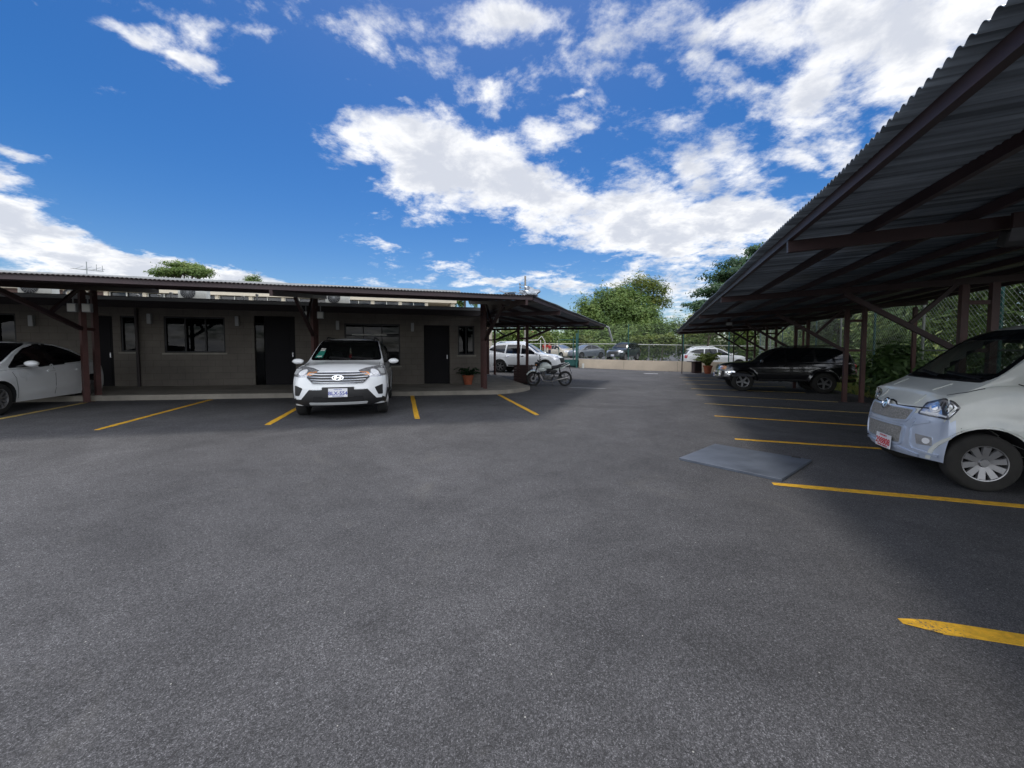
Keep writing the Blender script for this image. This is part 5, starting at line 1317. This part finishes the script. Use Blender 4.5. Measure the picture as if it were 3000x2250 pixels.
mv.patch('rear_window', rnd([(-.6, 1.15), (.6, 1.15), (.55, 1.65), (-.55, 1.65)], .05), 180, M['seethru'], .004, mirror=False)
mv.patch('upper_grille', rnd([(-.44, .80), (.44, .80), (.40, .685), (.2, .665), (-.2, .665), (-.40, .685)], .025), 0, M['mesh'], .008, mirror=False)
mv.strip('grille_gap', [(-.6, .845), (-.18, .83), (-.11, .862), (0, .875), (.11, .862), (.18, .83), (.6, .845)], .012, 0, M['seam'], .006, mirror=False)
mv.patch('lower_grille', rnd([(-.385, .59), (.385, .59), (.36, .40), (-.36, .40)], .035), 0, M['mesh'], .008, mirror=False)
mv.strip('grille_frame', rnd([(-.40, .605), (.40, .605), (.375, .385), (-.375, .385)], .04), .022, 0, M['silver'], .022, mirror=False, closed=True)
mv.strip('grille_frame', rnd([(-.46, .815), (.46, .815), (.415, .672), (.2, .65), (-.2, .65), (-.415, .672)], .03), .018, 0, M['silver'], .018, mirror=False, closed=True)
mv.strip('bumper_rib', [(.50, .71), (.465, .60), (.47, .42), (.5, .36), (.74, .335)], .028, (8, 1.88), M['silver'], .016)
mv.strip('bumper_lip', [(-.55, .30), (-.3, .345), (-.2, .325), (.2, .325), (.3, .345), (.55, .30)], .03, 0, M['silver'], .02, mirror=False)
p_, n_ = mv.project(0, .822, 0)
o = MB().lathe([(0, .0), (.072, 0), (.075, .012), (.062, .02), (.056, .012), (0, .012)], 28, RY(pi / 2 - .3)).obj('badge', M['chrome'], mv.root, smooth=True); o.location = p_ + n_ * .02
b_ = MB()
for a in (0, 2 * pi / 3, 4 * pi / 3): b_.beam((0, 0, .014), (.045 * sin(a), .045 * cos(a), .016), .022, .008)
q_ = b_.obj('badge_mark', M['chrome'], o); q_.rotation_euler = RY(pi / 2 - .3).to_euler()
plate(mv.root, mv.project(.14, .385, 0)[0] + Vector((.035, 0, -.01)), 0.0, '298808', M['redtxt'], .105, [(.062, 'COSTA RICA'), (-.064, 'CENTRO AMERICA')], .33, .165, -.06)
hl = rnd([(-.695, .775), (-.655, .895), (-.47, .975), (-.40, .945), (-.36, .885), (-.415, .755), (-.60, .765)], .015)
h1 = mv.patch('headlight', hl, 38, M['lampg'], .006); mv.strip('headlight_edge', hl, .016, 38, M['lampd'], .01, parent=h1, closed=True)
mv.patch('lamp_bezel', rnd([(-.475, .79), (-.43, .79), (-.385, .885), (-.41, .93), (-.46, .945), (-.50, .87)], .01), 38, M['lampd'], .010, h1)
mv.patch('lamp_lens', [(-.44 + .018 * cos(a), .865 + .035 * sin(a)) for a in np.linspace(0, 2 * pi, 17)[:-1]], 38, M['darkchrome'], .015, h1)
mv.patch('lamp_lens', [(-.555 + .052 * cos(a), .855 + .05 * sin(a)) for a in np.linspace(0, 2 * pi, 17)[:-1]], 38, M['lampg'], .013, h1)
mv.patch('lamp_lens', [(-.555 + .03 * cos(a), .855 + .03 * sin(a)) for a in np.linspace(0, 2 * pi, 13)[:-1]], 38, M['chrome'], .018, h1)
mv.patch('lamp_strip', [(-.68, .785), (-.43, .768), (-.425, .785), (-.67, .803)], 38, M['lens'], .013, h1)
f1 = mv.patch('fog_lamp', rnd([(.53, .545), (.69, .53), (.695, .435), (.55, .43)], .012), (14, 1.84), M['lampg'], .008); mv.patch('lamp_lens', [(.64 + .034 * cos(a), .483 + .034 * sin(a)) for a in np.linspace(0, 2 * pi, 13)[:-1]], (14, 1.84), M['lens'], .014, f1)
mv.strip('hood_gap', [(1.36, .745), (1.5, .73), (1.68, .63)], .01, 'top', M['seam'], .002)
mv.strip('door_gap', [(1.0, .37), (1.0, .7), (1.015, 1.06), (1.06, 1.13), (1.1, 1.15)], .009, 'side', M['seam'], .002); mv.strip('door_gap', [(.03, .3), (.03, 1.1), (.03, 1.72)], .009, 'side', M['seam'], .002)
mv.strip('hood_crease', [(1.45, .42), (1.6, .40), (1.75, .36)], .02, 'top', M['vanwhite'], .008)
mv.strip('bumper_shoulder', [(-.62, .70), (-.45, .63), (.45, .63), (.62, .70)], .022, 0, M['silver'], .014, mirror=False)
mv.strip('arch_lip', [(1.35 + .385 * cos(t), .305 + .385 * sin(t)) for t in np.linspace(-.05, pi + .05, 22)], .022, 'side', M['vanwhite'], .012)
mv.strip('bumper_gap', [(1.66, .36), (1.60, .5), (1.55, .62), (1.56, .67)], .008, 'side', M['seam'], .002)
mv.patch('door_handle', rnd([(.12, .93), (.28, .93), (.28, .96), (.12, .96)], .012), 'side', M['vanwhite'], .03, depth=0)
mv.body(); mv.wheels((.15, .21, .38), .18, M['dusty'], spokes=10); mv.mirrors(.93, 1.22, .98, M['vanwhite'], (.06, .09, .1)); mv.seats((.2, -.7), 1.25)
MB().box((1.1, 0, 1.0), (.4, 1.4, .25)).obj('dashboard', M['under'], mv.root, bevel=.05)
MB().lathe([(.165, -.012), (.185, -.012), (.185, .012), (.165, .012)], 28, RY(-.9), (.8, .36, 1.1), True).obj('steering_wheel', M['black'], mv.root, smooth=True)
MB().box((.72, 0, 1.62), (.03, .24, .07)).obj('rear_view_mirror', M['black'], mv.root, bevel=.01)
MB().tube([(.45, .56, 1.845), (-1.5, .56, 1.87)], .02, 8).obj('roof_rail', M['black'], mv.root, smooth=True)

# ---- black off-roader
offroad = dict(L=(-2.42, 2.2), axles=(-1.335, 1.335), wr=.39, R=.455, zs=.43, zm=.78, Wr=.64, crown=.06, pf=.17, pr=.1, flare=.05, bw=.96, rim=.58,
    roof=[(-2.42, 1.08), (-2.38, 1.3), (-2.2, 1.64), (-1.95, 1.73), (-.8, 1.765), (-.1, 1.745), (.2, 1.66), (.82, 1.22), (.95, 1.18), (1.6, 1.13), (2.05, 1.07), (2.2, 1.0)],
    belt=[(-2.42, 1.05), (-2.2, 1.13), (0, 1.12), (.85, 1.10), (1.5, 1.06), (2.2, .95)], W=[(-2.42, .8), (-2.1, .86), (-1, .875), (1.4, .875), (1.9, .84), (2.2, .78)],
    nose=[(.4, .1), (.55, 0), (.75, .02), (.9, .05), (1.0, .1), (1.15, .2)], tail=[(.4, .04), (.6, 0), (1.05, .02), (1.5, .12)], crease=[(1.6, .93, -2.0, .95, .008)])
q = ST(17.28, 4.22)
ov_ = Car('black_offroader', 'shiny black off-road wagon with chrome bumpers under the long carport', 'car', offroad, (q.x, q.y, 0), atan2(.345, -.9385), M['blackcar'], .93, None, False,
    parts=[('hood', lambda x, y, z, i: x > .95 and 100 > i >= 17, None), ('front_door', lambda x, y, z, i: -.1 < x < .85 and 3 <= i < 16 and z > .47, None), ('rear_door', lambda x, y, z, i: -.88 < x < -.1 and 3 <= i < 16 and z > .47, None)])
ov_.patch('windscreen', rnd([(-.68, 1.24), (.68, 1.24), (.58, 1.64), (-.58, 1.64)], .06), 0, M['tint'], .004, mirror=False)
for poly in ([(.76, 1.15), (.28, 1.53), (.12, 1.62), (-.07, 1.64), (-.07, 1.16)], [(-.14, 1.16), (-.14, 1.645), (-.95, 1.645), (-1.02, 1.18)], [(-1.1, 1.19), (-1.05, 1.645), (-1.85, 1.625), (-2.1, 1.5), (-2.16, 1.2)]):
    ov_.patch('side_window', rnd(poly, .03), 'side', M['tint'], .004)
ov_.patch('rear_window', rnd([(-.62, 1.17), (.62, 1.17), (.55, 1.58), (-.55, 1.58)], .05), 180, M['tint'], .004, mirror=False)
g1 = ov_.patch('grille', rnd([(-.45, .86), (.45, .86), (.5, 1.03), (-.5, 1.03)], .04), 0, M['chrome'], .01, mirror=False)[0]
for z in (.895, .945, .99): ov_.patch('grille_slot', rnd([(-.4, z - .016), (.4, z - .016), (.42, z + .016), (-.42, z + .016)], .01), 0, M['under'], .016, g1, mirror=False)
ov_.patch('headlight', rnd([(.47, .84), (.70, .85), (.72, 1.0), (.5, 1.02)], .03), (10, 2.15), M['lampg'], .012)
ov_.patch('indicator', rnd([(-1.53, .85), (-1.27, .86), (-1.25, .97), (-1.50, 1.0)], .02), 60, M['amber'], .012)
ov_.patch('front_bumper', rnd([(-.9, .58), (.9, .58), (.92, .79), (-.92, .79)], .05), 0, M['chrome'], .045, mirror=False, depth=.02)
ov_.patch('bumper_end', rnd([(-1.45, .60), (-1.02, .60), (-1.02, .77), (-1.42, .79)], .04), 55, M['lampd'], .04, depth=.02)
ov_.patch('bumper_slot', rnd([(-.5, .62), (.5, .62), (.5, .71), (-.5, .71)], .03), 0, M['under'], .052, mirror=False)
ov_.patch('rear_bumper', rnd([(-2.41, .60), (-2.41, .72), (-1.82, .72), (-1.80, .60)], .03), 'side', M['chrome'], .035, depth=.02)
ov_.patch('rear_bumper', rnd([(-.86, .56), (.86, .56), (.86, .76), (-.86, .76)], .04), 180, M['chrome'], .05, mirror=False, depth=.02)
ov_.patch('tail_light', rnd([(.22, .82), (.42, .82), (.43, 1.1), (.26, 1.12)], .02), 155, M['redlens'], .008)
for a in (-1.335, 1.335): ov_.strip('arch_flare', [(a + .485 * cos(t), .39 + .485 * sin(t)) for t in np.linspace(-.1, pi + .1, 22)], .075, 'side', M['blackcar'], .03)
ov_.patch('running_board', [(-.8, .43), (.8, .43), (.8, .50), (-.8, .50)], 'side', M['black'], .06, depth=.0)
ov_.patch('side_moulding', rnd([(-.85, .70), (.82, .70), (.82, .755), (-.85, .755)], .01), 'side', M['black'], .014)
for x in (.05, -.82): ov_.patch('door_handle', rnd([(x - .08, .995), (x + .08, .995), (x + .08, 1.03), (x - .08, 1.03)], .01), 'side', M['lampd'], .025, depth=0)
plate(ov_.root, ov_.project(0, .66, 0)[0] + Vector((.06, 0, -.04)), 0, '463185', M['bluetxt'], .09)
ov_.body(); ov_.wheels((.17, .15, .42), .26, M['dusty'], spokes=5); ov_.mirrors(.72, 1.2, 1.0, M['lampd'], (.07, .1, .08))
for sg in (1, -1): MB().tube([(-.2, sg * .55, 1.73), (-.3, sg * .55, 1.79), (-1.7, sg * .55, 1.785), (-1.85, sg * .55, 1.71)], .018, 8).obj('roof_rail', M['black'], ov_.root, smooth=True)
MB().box((-2.12, 0, 1.735), (.35, 1.15, .04), RY(.08)).obj('roof_spoiler', M['blackcar'], ov_.root, bevel=.015)

# ---- white seven-seater under the drive carport, silver crossover and others on the back lot
def wagon(name, label, loc, rz, paint, scale=1., group=None, H_=1.8, tint='tint', wellw=.25, low=.38):
    k = H_ / 1.8
    sp = dict(L=(-2.45, 2.25), axles=(-1.36, 1.38), wr=.37, R=.435, zs=low, zm=.72, Wr=.63, crown=.06, pf=.26, pr=.14, flare=.025, bw=.94, rim=.66,
        roof=[(a, b * (k if b > 1.3 else 1)) for a, b in [(-2.45, 1.06), (-2.38, 1.24), (-2.15, 1.60), (-1.85, 1.72), (-.9, 1.80), (-.2, 1.785), (.15, 1.69), (1.02, 1.17), (1.2, 1.13), (1.7, 1.08), (2.1, .99), (2.25, .9)]],
        belt=[(-2.45, 1.02), (-2.0, 1.13), (-.5, 1.07), (.95, 1.03), (1.5, 1.0), (2.25, .84)], W=[(-2.45, .8), (-2.1, .88), (-1, .91), (1.4, .91), (1.9, .87), (2.25, .76)],
        nose=[(.35, .1), (.5, 0), (.7, .01), (.88, .06), (1.0, .16), (1.15, .3)], tail=[(.35, .06), (.6, 0), (1.05, .03), (1.5, .16)], crease=[(1.5, .86, -2.2, .95, .012), (.8, .5, -.8, .54, .012)])
    c = Car(name, label, 'car', sp, loc, rz, paint, scale, group, False, fine=.07,
        parts=[('hood', lambda x, y, z, i: x > 1.1 and 100 > i >= 17, None), ('front_door', lambda x, y, z, i: -.1 < x < .92 and 3 <= i < 16 and z > .42, None), ('rear_door', lambda x, y, z, i: -.92 < x < -.1 and 3 <= i < 16 and z > .42, None)])
    t = M[tint]; q = lambda z: z * k if z > 1.3 else z
    c.patch('windscreen', rnd([(-.7, 1.19), (.7, 1.19), (.58, q(1.68)), (-.58, q(1.68))], .06), 0, t, .004, mirror=False)
    for poly in ([(.88, 1.08), (.4, q(1.42)), (.1, q(1.60)), (-.07, q(1.63)), (-.07, 1.10)], [(-.13, 1.10), (-.13, q(1.635)), (-.95, q(1.635)), (-1.02, 1.14)], [(-1.1, 1.15), (-1.04, q(1.63)), (-1.6, q(1.6)), (-2.05, q(1.42)), (-2.1, 1.32)]):
        c.patch('side_window', rnd(poly, .03), 'side', t, .004)
    c.patch('rear_window', rnd([(-.62, 1.16), (.62, 1.16), (.55, q(1.58)), (-.55, q(1.58))], .05), 180, t, .004, mirror=False)
    c.patch('headlight', rnd([(-1.03, .80), (-.62, .78), (-.57, .88), (-.79, .96), (-1.03, .98)], .03), 42, M['lampg'], .008)
    c.patch('grille', rnd([(-.45, .60), (.45, .60), (.56, .88), (-.56, .88)], .04), 0, M['black'], .008, mirror=False)
    c.patch('tail_light', rnd([(.64, .86), (.92, .86), (.94, 1.1), (.64, 1.1)], .03), 145, M['redlens'], .01)
    c.patch('lower_trim', [(-.85, low - .01), (.85, low - .01), (.85, low + .09), (-.85, low + .09)], 'side', M['black'], .012)
    c.patch('rear_bumper', rnd([(-.8, .4), (.8, .4), (.8, .62), (-.8, .62)], .03), 180, M['black'], .015, mirror=False)
    for a in sp['axles']: c.strip('arch_trim', [(a + .455 * cos(t_), .37 + .455 * sin(t_)) for t_ in np.linspace(-.1, pi + .1, 18)], .05, 'side', paint if H_ > 1.79 else M['black'], .015)
    for x in (.02, -.86): c.patch('door_handle', rnd([(x - .1, .95), (x + .08, .95), (x + .08, .985), (x - .1, .985)], .01), 'side', M['chrome'], .025, depth=0)
    plate(c.root, c.project(0, .52, 0)[0] + Vector((.03, 0, 0)), 0, 'BPT-127' if H_ > 1.79 else 'BGS-640', M['bluetxt'], .09)
    plate(c.root, c.project(0, .78, 180)[0] + Vector((-.03, 0, 0)), pi, 'BPT-127' if H_ > 1.79 else 'BGS-640', M['bluetxt'], .09)
    c.body(); c.wheels((.14, .12, .42), wellw, spokes=6); c.mirrors(.85, 1.14, 1.02, paint, (.08, .11, .075))
    for sg in (1, -1): MB().tube([(-.2, sg * .56, q(1.765)), (-.35, sg * .56, q(1.83)), (-1.5, sg * .56, q(1.81)), (-1.7, sg * .56, q(1.74))], .02, 6).obj('roof_rail', M['chrome'], c.root, smooth=True)
    return c
wagon('white_wagon', 'white seven-seat wagon under the drive carport behind the motorcycle', (.9, 24.1, .16), ANG_B, M['white'], 1.03)
wagon('silver_crossover', 'silver-white crossover behind the low wall next to the potted palm', (14.9, 28.9, .12), radians(-8), M['white'], .95, 'cars on the back lot', H_=1.72, low=.33)
wagon('dark_wagon', 'dark green-grey high wagon facing the yard behind the green fence', (10.9, 38.6, .52), radians(-131), M['darkcar'], 1.0, 'cars on the back lot', H_=1.8)
def plain_sedan(name, label, loc, rz, paint):
    c = Car(name, label, 'car', dict(sedan, crease=[]), loc, rz, paint, 1., 'cars on the back lot', False, fine=.09, parts=[('hood', lambda x, y, z, i: x > 1.05 and 100 > i >= 17, None)])
    for w_ in (sw1, sw2): c.patch('side_window', rnd(w_, .025), 'side', M['tint'], .004)
    c.patch('windscreen', rnd([(-.66, .99), (.66, .99), (.53, 1.375), (-.53, 1.375)], .06), 0, M['glare'], .004, mirror=False)
    c.patch('rear_window', rnd([(-.58, 1.04), (.58, 1.04), (.5, 1.33), (-.5, 1.33)], .05), 180, M['glare'], .004, mirror=False)
    c.patch('headlight', rnd([(-.96, .66), (-.60, .60), (-.48, .72), (-.80, .83), (-.92, .8)], .03), 40, M['lampg'], .006)
    c.patch('tail_light', rnd([(.35, .66), (.62, .66), (.66, .9), (.42, .86)], .03), 150, M['redlens'], .006)
    c.body(); c.wheels((.1, .08, .4), .19, spokes=8); c.mirrors(.72, .97, .97, paint, (.085, .115, .065))
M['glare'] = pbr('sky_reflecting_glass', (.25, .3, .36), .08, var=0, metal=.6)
plain_sedan('beige_sedan', 'beige saloon car beyond the green gate, bonnet towards the yard', (5.2, 42.5, .7), radians(-60), M['beigecar'])
plain_sedan('grey_sedan', 'dark grey saloon car with bright windscreen just beyond the green gate post', (7.7, 41.0, .7), radians(-150), M['greycar'])
# ------------------------------------------------------------------ motorcycle
q = Vector((1.5, 15.85, 0)); mo = thing('motorcycle', 'white and black street motorcycle on its side stand at the end of the walkway', 'motorcycle', (q.x, q.y, gz(q.x, q.y) - .005), pi - .03)
mo.rotation_euler = (-.1, 0, pi - .03); mo.scale = (.93, 1, 1)
M['mwhite'] = pbr('white_motorcycle_fairing', (.6, .65, .62), .3, var=.05, coat=1.)
M['engine'] = pbr('engine_metal', (.13, .13, .13), .4, metal=.6, var=.4, scale=20)
M['exh'] = pbr('exhaust_metal', (.3, .29, .28), .35, metal=.9, var=.2)
for x, w in ((.69, .1), (-.68, .13)):
    R_ = RX(-pi / 2); r = .305
    o = MB().lathe([(r * .77, -w / 2), (r * .9, -w * .52), (r, -w * .2), (r, w * .2), (r * .9, w * .52), (r * .77, w / 2)], 40, R_, (0, 0, 0), True).obj('wheel', M['rubber'], mo, smooth=True); o.location = (x, 0, r)
    m = MB().lathe([(r * .79, -w * .4), (r * .72, -w * .3), (r * .72, w * .3), (r * .79, w * .4)], 36, R_, closed=True)
    m.lathe([(0, -.05), (.045, -.05), (.045, .05), (0, .05)], 16, R_)
    for k in range(6):
        a = k * pi / 3 + .3; m.beam((.03 * cos(a), 0, .03 * sin(a)), (r * .75 * cos(a), 0, r * .75 * sin(a)), .026, .035, up=(0, 1, 0))
    m.obj('rim', M['black'], o, smooth='auto')
    MB().lathe([(.06, .055), (.12, .055), (.12, .06), (.06, .06)], 30, R_, closed=True).obj('brake_disc', M['alloy'], o)
fk = MB()
for y in (-.085, .085): fk.tube([(.69, y, .305), (.585, y, .60), (.47, y, .93)], [.026, .024, .02], 10)
fk.box((.52, 0, .80), (.1, .22, .04), RY(-.34)); fk.box((.475, 0, .93), (.1, .2, .035), RY(-.34)); fk.obj('fork', M['black'], mo, smooth='auto')
mb = MB(); vs = []; fs = []
for i in range(15):
    a = radians(28 + i * 7.0); r = .345
    for j, (yy, dr) in enumerate(((-.075, -.05), (-.05, 0), (.05, 0), (.075, -.05))): vs.append((.69 + (r + dr) * cos(a), yy, .305 + (r + dr) * sin(a)))
for i in range(14):
    for j in range(3): a = i * 4 + j; fs.append((a, a + 1, a + 5, a + 4))
mb.add(vs, fs); o = mb.obj('front_mudguard', M['mwhite'], mo, smooth=True); s_ = o.modifiers.new('Solidify', 'SOLIDIFY'); s_.thickness = .006
hb = MB().tube([(.36, -.36, 1.02), (.42, -.2, 1.03), (.45, -.08, .98), (.45, .08, .98), (.42, .2, 1.03), (.36, .36, 1.02)], .013, 8).obj('handlebar', M['black'], mo, smooth=True)
for sg in (1, -1):
    MB().tube([(.385, sg * .27, 1.025), (.34, sg * .39, 1.02)], .019, 8).obj('grip', M['rubber'], hb, smooth=True)
    MB().tube([(.46, sg * .2, 1.0), (.39, sg * .37, .985)], .007, 6).obj('lever', M['alloy'], hb)
    t = MB().tube([(.40, sg * .23, 1.03), (.42, sg * .27, 1.17)], .006, 6); t.ball((.41, sg * .31, 1.2), (.02, .055, .04), 10, 6); t.obj('mirror', M['black'], mo, smooth=True)
    MB().tube([(.55, sg * .09, .87), (.57, sg * .17, .88)], .012, 6).ball((.575, sg * .19, .88), .03, 8, 6).obj('indicator', M['amber'], mo, smooth=True)
hl_ = MB().ball((.56, 0, .89), (.09, .085, .085), 16, 10).obj('headlight', M['black'], mo, smooth=True)
MB().lathe([(0, .02), (.06, .012), (.072, 0)], 18, RY(pi / 2), (.625, 0, .885)).obj('lamp_lens', M['lens'], hl_, smooth=True)
MB().box((.49, 0, 1.02), (.05, .16, .09), RY(.5)).obj('instrument_panel', M['black'], mo, bevel=.015)
# tank: a lofted shell
def loft(rings):
    mb = MB(); n = len(rings[0]); vs = [p for r in rings for p in r]; fs = []
    for i in range(len(rings) - 1):
        for k in range(n): a = i * n + k; b = i * n + (k + 1) % n; fs.append((a, b, b + n, a + n))
    fs += [tuple(range(n))[::-1], tuple(range((len(rings) - 1) * n, len(rings) * n))]; return mb.add(vs, fs)
def oval(x, cy, cz, ry, rz, e=.8, n=16): return [(x, cy + ry * (abs(cos(a)) ** e) * (1 if cos(a) > 0 else -1), cz + rz * (abs(sin(a)) ** e) * (1 if sin(a) > 0 else -1)) for a in np.linspace(0, 2 * pi, n + 1)[:-1]]
loft([oval(.43, 0, .80, .05, .06), oval(.38, 0, .80, .12, .11), oval(.26, 0, .82, .16, .14), oval(.1, 0, .82, .155, .13), oval(-.04, 0, .78, .11, .09), oval(-.1, 0, .76, .08, .06)]).obj('fuel_tank', M['mwhite'], mo, smooth=True)
for sg in (1, -1):
    loft([oval(.5, sg * .13, .70, .012, .03), oval(.40, sg * .165, .70, .022, .085), oval(.25, sg * .17, .69, .02, .07), oval(.14, sg * .15, .68, .012, .02)]).obj('tank_shroud', M['mwhite'], mo, smooth=True)
    loft([oval(-.16, sg * .085, .64, .012, .025), oval(-.35, sg * .10, .675, .016, .04), oval(-.6, sg * .09, .765, .016, .035), oval(-.88, sg * .05, .89, .012, .018)]).obj('tail_fairing', M['mwhite'], mo, smooth=True)
    loft([oval(-.05, sg * .10, .60, .012, .05), oval(-.2, sg * .115, .60, .016, .085), oval(-.34, sg * .10, .63, .012, .04)]).obj('side_cover', M['black'], mo, smooth=True)
loft([oval(-.04, 0, .775, .07, .04), oval(-.15, 0, .76, .125, .055), oval(-.35, 0, .785, .125, .06), oval(-.42, 0, .82, .12, .06), oval(-.62, 0, .87, .10, .05), oval(-.75, 0, .905, .07, .03)]).obj('seat', M['seat'], mo, smooth=True)
MB().tube([(-.5, -.13, .83), (-.72, -.11, .92), (-.83, 0, .95), (-.72, .11, .92), (-.5, .13, .83)], .012, 8).obj('grab_rail', M['mwhite'], mo, smooth=True)
MB().box((-.86, 0, .87), (.04, .11, .05)).obj('tail_light', M['redlens'], mo, bevel=.01)
MB().box((-.90, 0, .66), (.015, .15, .30), RY(.38)).box((-.80, 0, .80), (.14, .1, .03), RY(.3)).obj('rear_mudguard', M['black'], mo)
o = plate(mo, (-.915, 0, .66), pi, 'MOT 482', M['bluetxt'], .04, None, .17, .1, -.38)
fm = MB()
for y in (-.1, .1): fm.tube([(.44, y * .5, .86), (.2, y, .68), (-.1, y, .60), (-.22, y, .42), (-.1, y, .27)], .018, 8); fm.tube([(-.12, y, .6), (-.5, y, .74), (-.8, y * .7, .84)], .014, 8); fm.tube([(.42, y * .3, .78), (.30, y, .42), (.18, y, .28), (-.12, y, .26)], .016, 8)
fm.obj('frame', M['black'], mo, smooth=True)
en = MB().box((.08, 0, .36), (.34, .24, .2)); en.lathe([(0, -.15), (.085, -.15), (.095, -.12), (.095, .12), (.085, .15), (0, .15)], 20, RX(pi / 2), (-.01, 0, .35))
en.lathe([(0, -.14), (.06, -.14), (.06, .14), (0, .14)], 18, RX(pi / 2), (.17, 0, .36)); eo = en.obj('engine', M['engine'], mo, bevel=.015)
cy_ = MB()
for i in range(7): cy_.box((.20 + i * .016, 0, .49 + i * .022), (.19, .17, .01), RY(.3))
cy_.box((.24, 0, .56), (.11, .12, .2), RY(.3)); cy_.obj('cylinder', M['engine'], eo)
sw = MB()
for y in (-.105, .105): sw.beam((-.2, y, .36), (-.7, y, .305), .025, .045)
sw.obj('swing_arm', M['engine'], mo)
for y in (.12, -.12): MB().tube([(-.42, y, .74), (-.52, y, .36)], [.028, .022], 10).obj('shock_absorber', M['black'], mo, smooth=True)
MB().lathe([(.075, -.008), (.09, -.008), (.09, .008), (.075, .008)], 24, RX(pi / 2), (-.68, .09, .305), True).beam((-.68, .09, .39), (-.02, .1, .41), .008, .012).beam((-.68, .09, .22), (-.02, .1, .29), .008, .012).obj('chain', M['engine'], mo)
for sg in (1,):
    MB().tube([(.3, .05, .5), (.36, .08, .38), (.26, .12, .22), (0, .14, .2), (-.2, .15, .24)], .02, 8).tube([(-.2, .15, .24), (-.3, .155, .27), (-.75, .165, .36), (-.78, .165, .365)], [.025, .045, .05, .035], 12).obj('exhaust', M['exh'], mo, smooth=True)
MB().tube([(-.08, .1, .25), (-.16, .27, .01), (-.18, .29, .005)], .012, 6).obj('side_stand', M['black'], mo)
for sg in (1, -1): MB().tube([(-.02, sg * .12, .29), (-.02, sg * .25, .29)], .012, 6).obj('foot_peg', M['black'], mo)

# ------------------------------------------------------------------ two people far away in red shirts
def person(label, loc, rz, bend=0.):
    t = thing('person', label, 'person', loc, rz, 'people at the far end'); t.scale = (.92,) * 3
    def skin(name, chains, m, sub=2):
        me = bpy.data.meshes.new(name); vs = []; es = []; rad = []
        idx = {}
        for ch in chains:
            prev = None
            for p, r in ch:
                key = tuple(round(a, 3) for a in p)
                if key not in idx: idx[key] = len(vs); vs.append(p); rad.append(r)
                if prev is not None and prev != idx[key]: es.append((prev, idx[key]))
                prev = idx[key]
        me.from_pydata(vs, es, []); o = link(name, me, t)
        o.modifiers.new('Skin', 'SKIN'); sv = o.data.skin_vertices[0].data
        for i, r in enumerate(rad): sv[i].radius = r if isinstance(r, tuple) else (r, r)
        sv[0].use_root = True
        s_ = o.modifiers.new('Subdivision', 'SUBSURF'); s_.levels = sub; s_.render_levels = sub
        me.materials.append(m); return o
    P = (0, 0, .95); C = (0, .0, 1.2); S = (0, 0, 1.42); N = (0, 0, 1.5)
    body = [[(P, (.14, .1)), (C, (.15, .105)), (S, (.16, .1)), (N, .055), ((0, .02, 1.58), (.07, .08)), ((0, .02, 1.68), (.078, .09)), ((0, .01, 1.75), (.05, .06))]]
    for sg in (1, -1):
        body.append([(S, (.16, .1)), ((sg * .2, 0, 1.40), .055), ((sg * .25, .02, 1.13), .04), ((sg * .24, .1, .9), .03), ((sg * .24, .13, .82), (.028, .04))])
        body.append([(P, (.14, .1)), ((sg * .09, 0, .88), .085), ((sg * .1, .02, .5), .06), ((sg * .1, 0, .09), .042), ((sg * .1, .1, .04), .04)])
    skin('body', body, M['skin'])
    sh_ = [[((0, 0, .92), (.165, .12)), (C, (.172, .125)), ((0, 0, 1.41), (.178, .118)), ((0, 0, 1.47), .075)]]
    for sg in (1, -1): sh_.append([((0, 0, 1.41), (.178, .118)), ((sg * .2, 0, 1.39), .072), ((sg * .24, .012, 1.2), .062)])
    skin('shirt', sh_, M['redcloth'])
    skin('trousers', [[((0, 0, .96), (.155, .115)), ((0, 0, .9), (.15, .115))]] + [[((0, 0, .9), (.15, .115)), ((sg * .1, 0, .82), .098), ((sg * .105, .02, .5), .075), ((sg * .105, 0, .1), .06)] for sg in (1, -1)], M['jeans'])
    MB().ball((0, -.005, 1.70), (.092, .105, .092), 14, 9).obj('hair', M['hair'], t, smooth=True)
person('dark-haired person in a red shirt standing just beyond the white wagon bonnet', (3.36, 40.3, .74), 2.6)
person('second person in a red shirt, standing closer to the beige saloon', (3.86, 40.6, .74), -2.4)
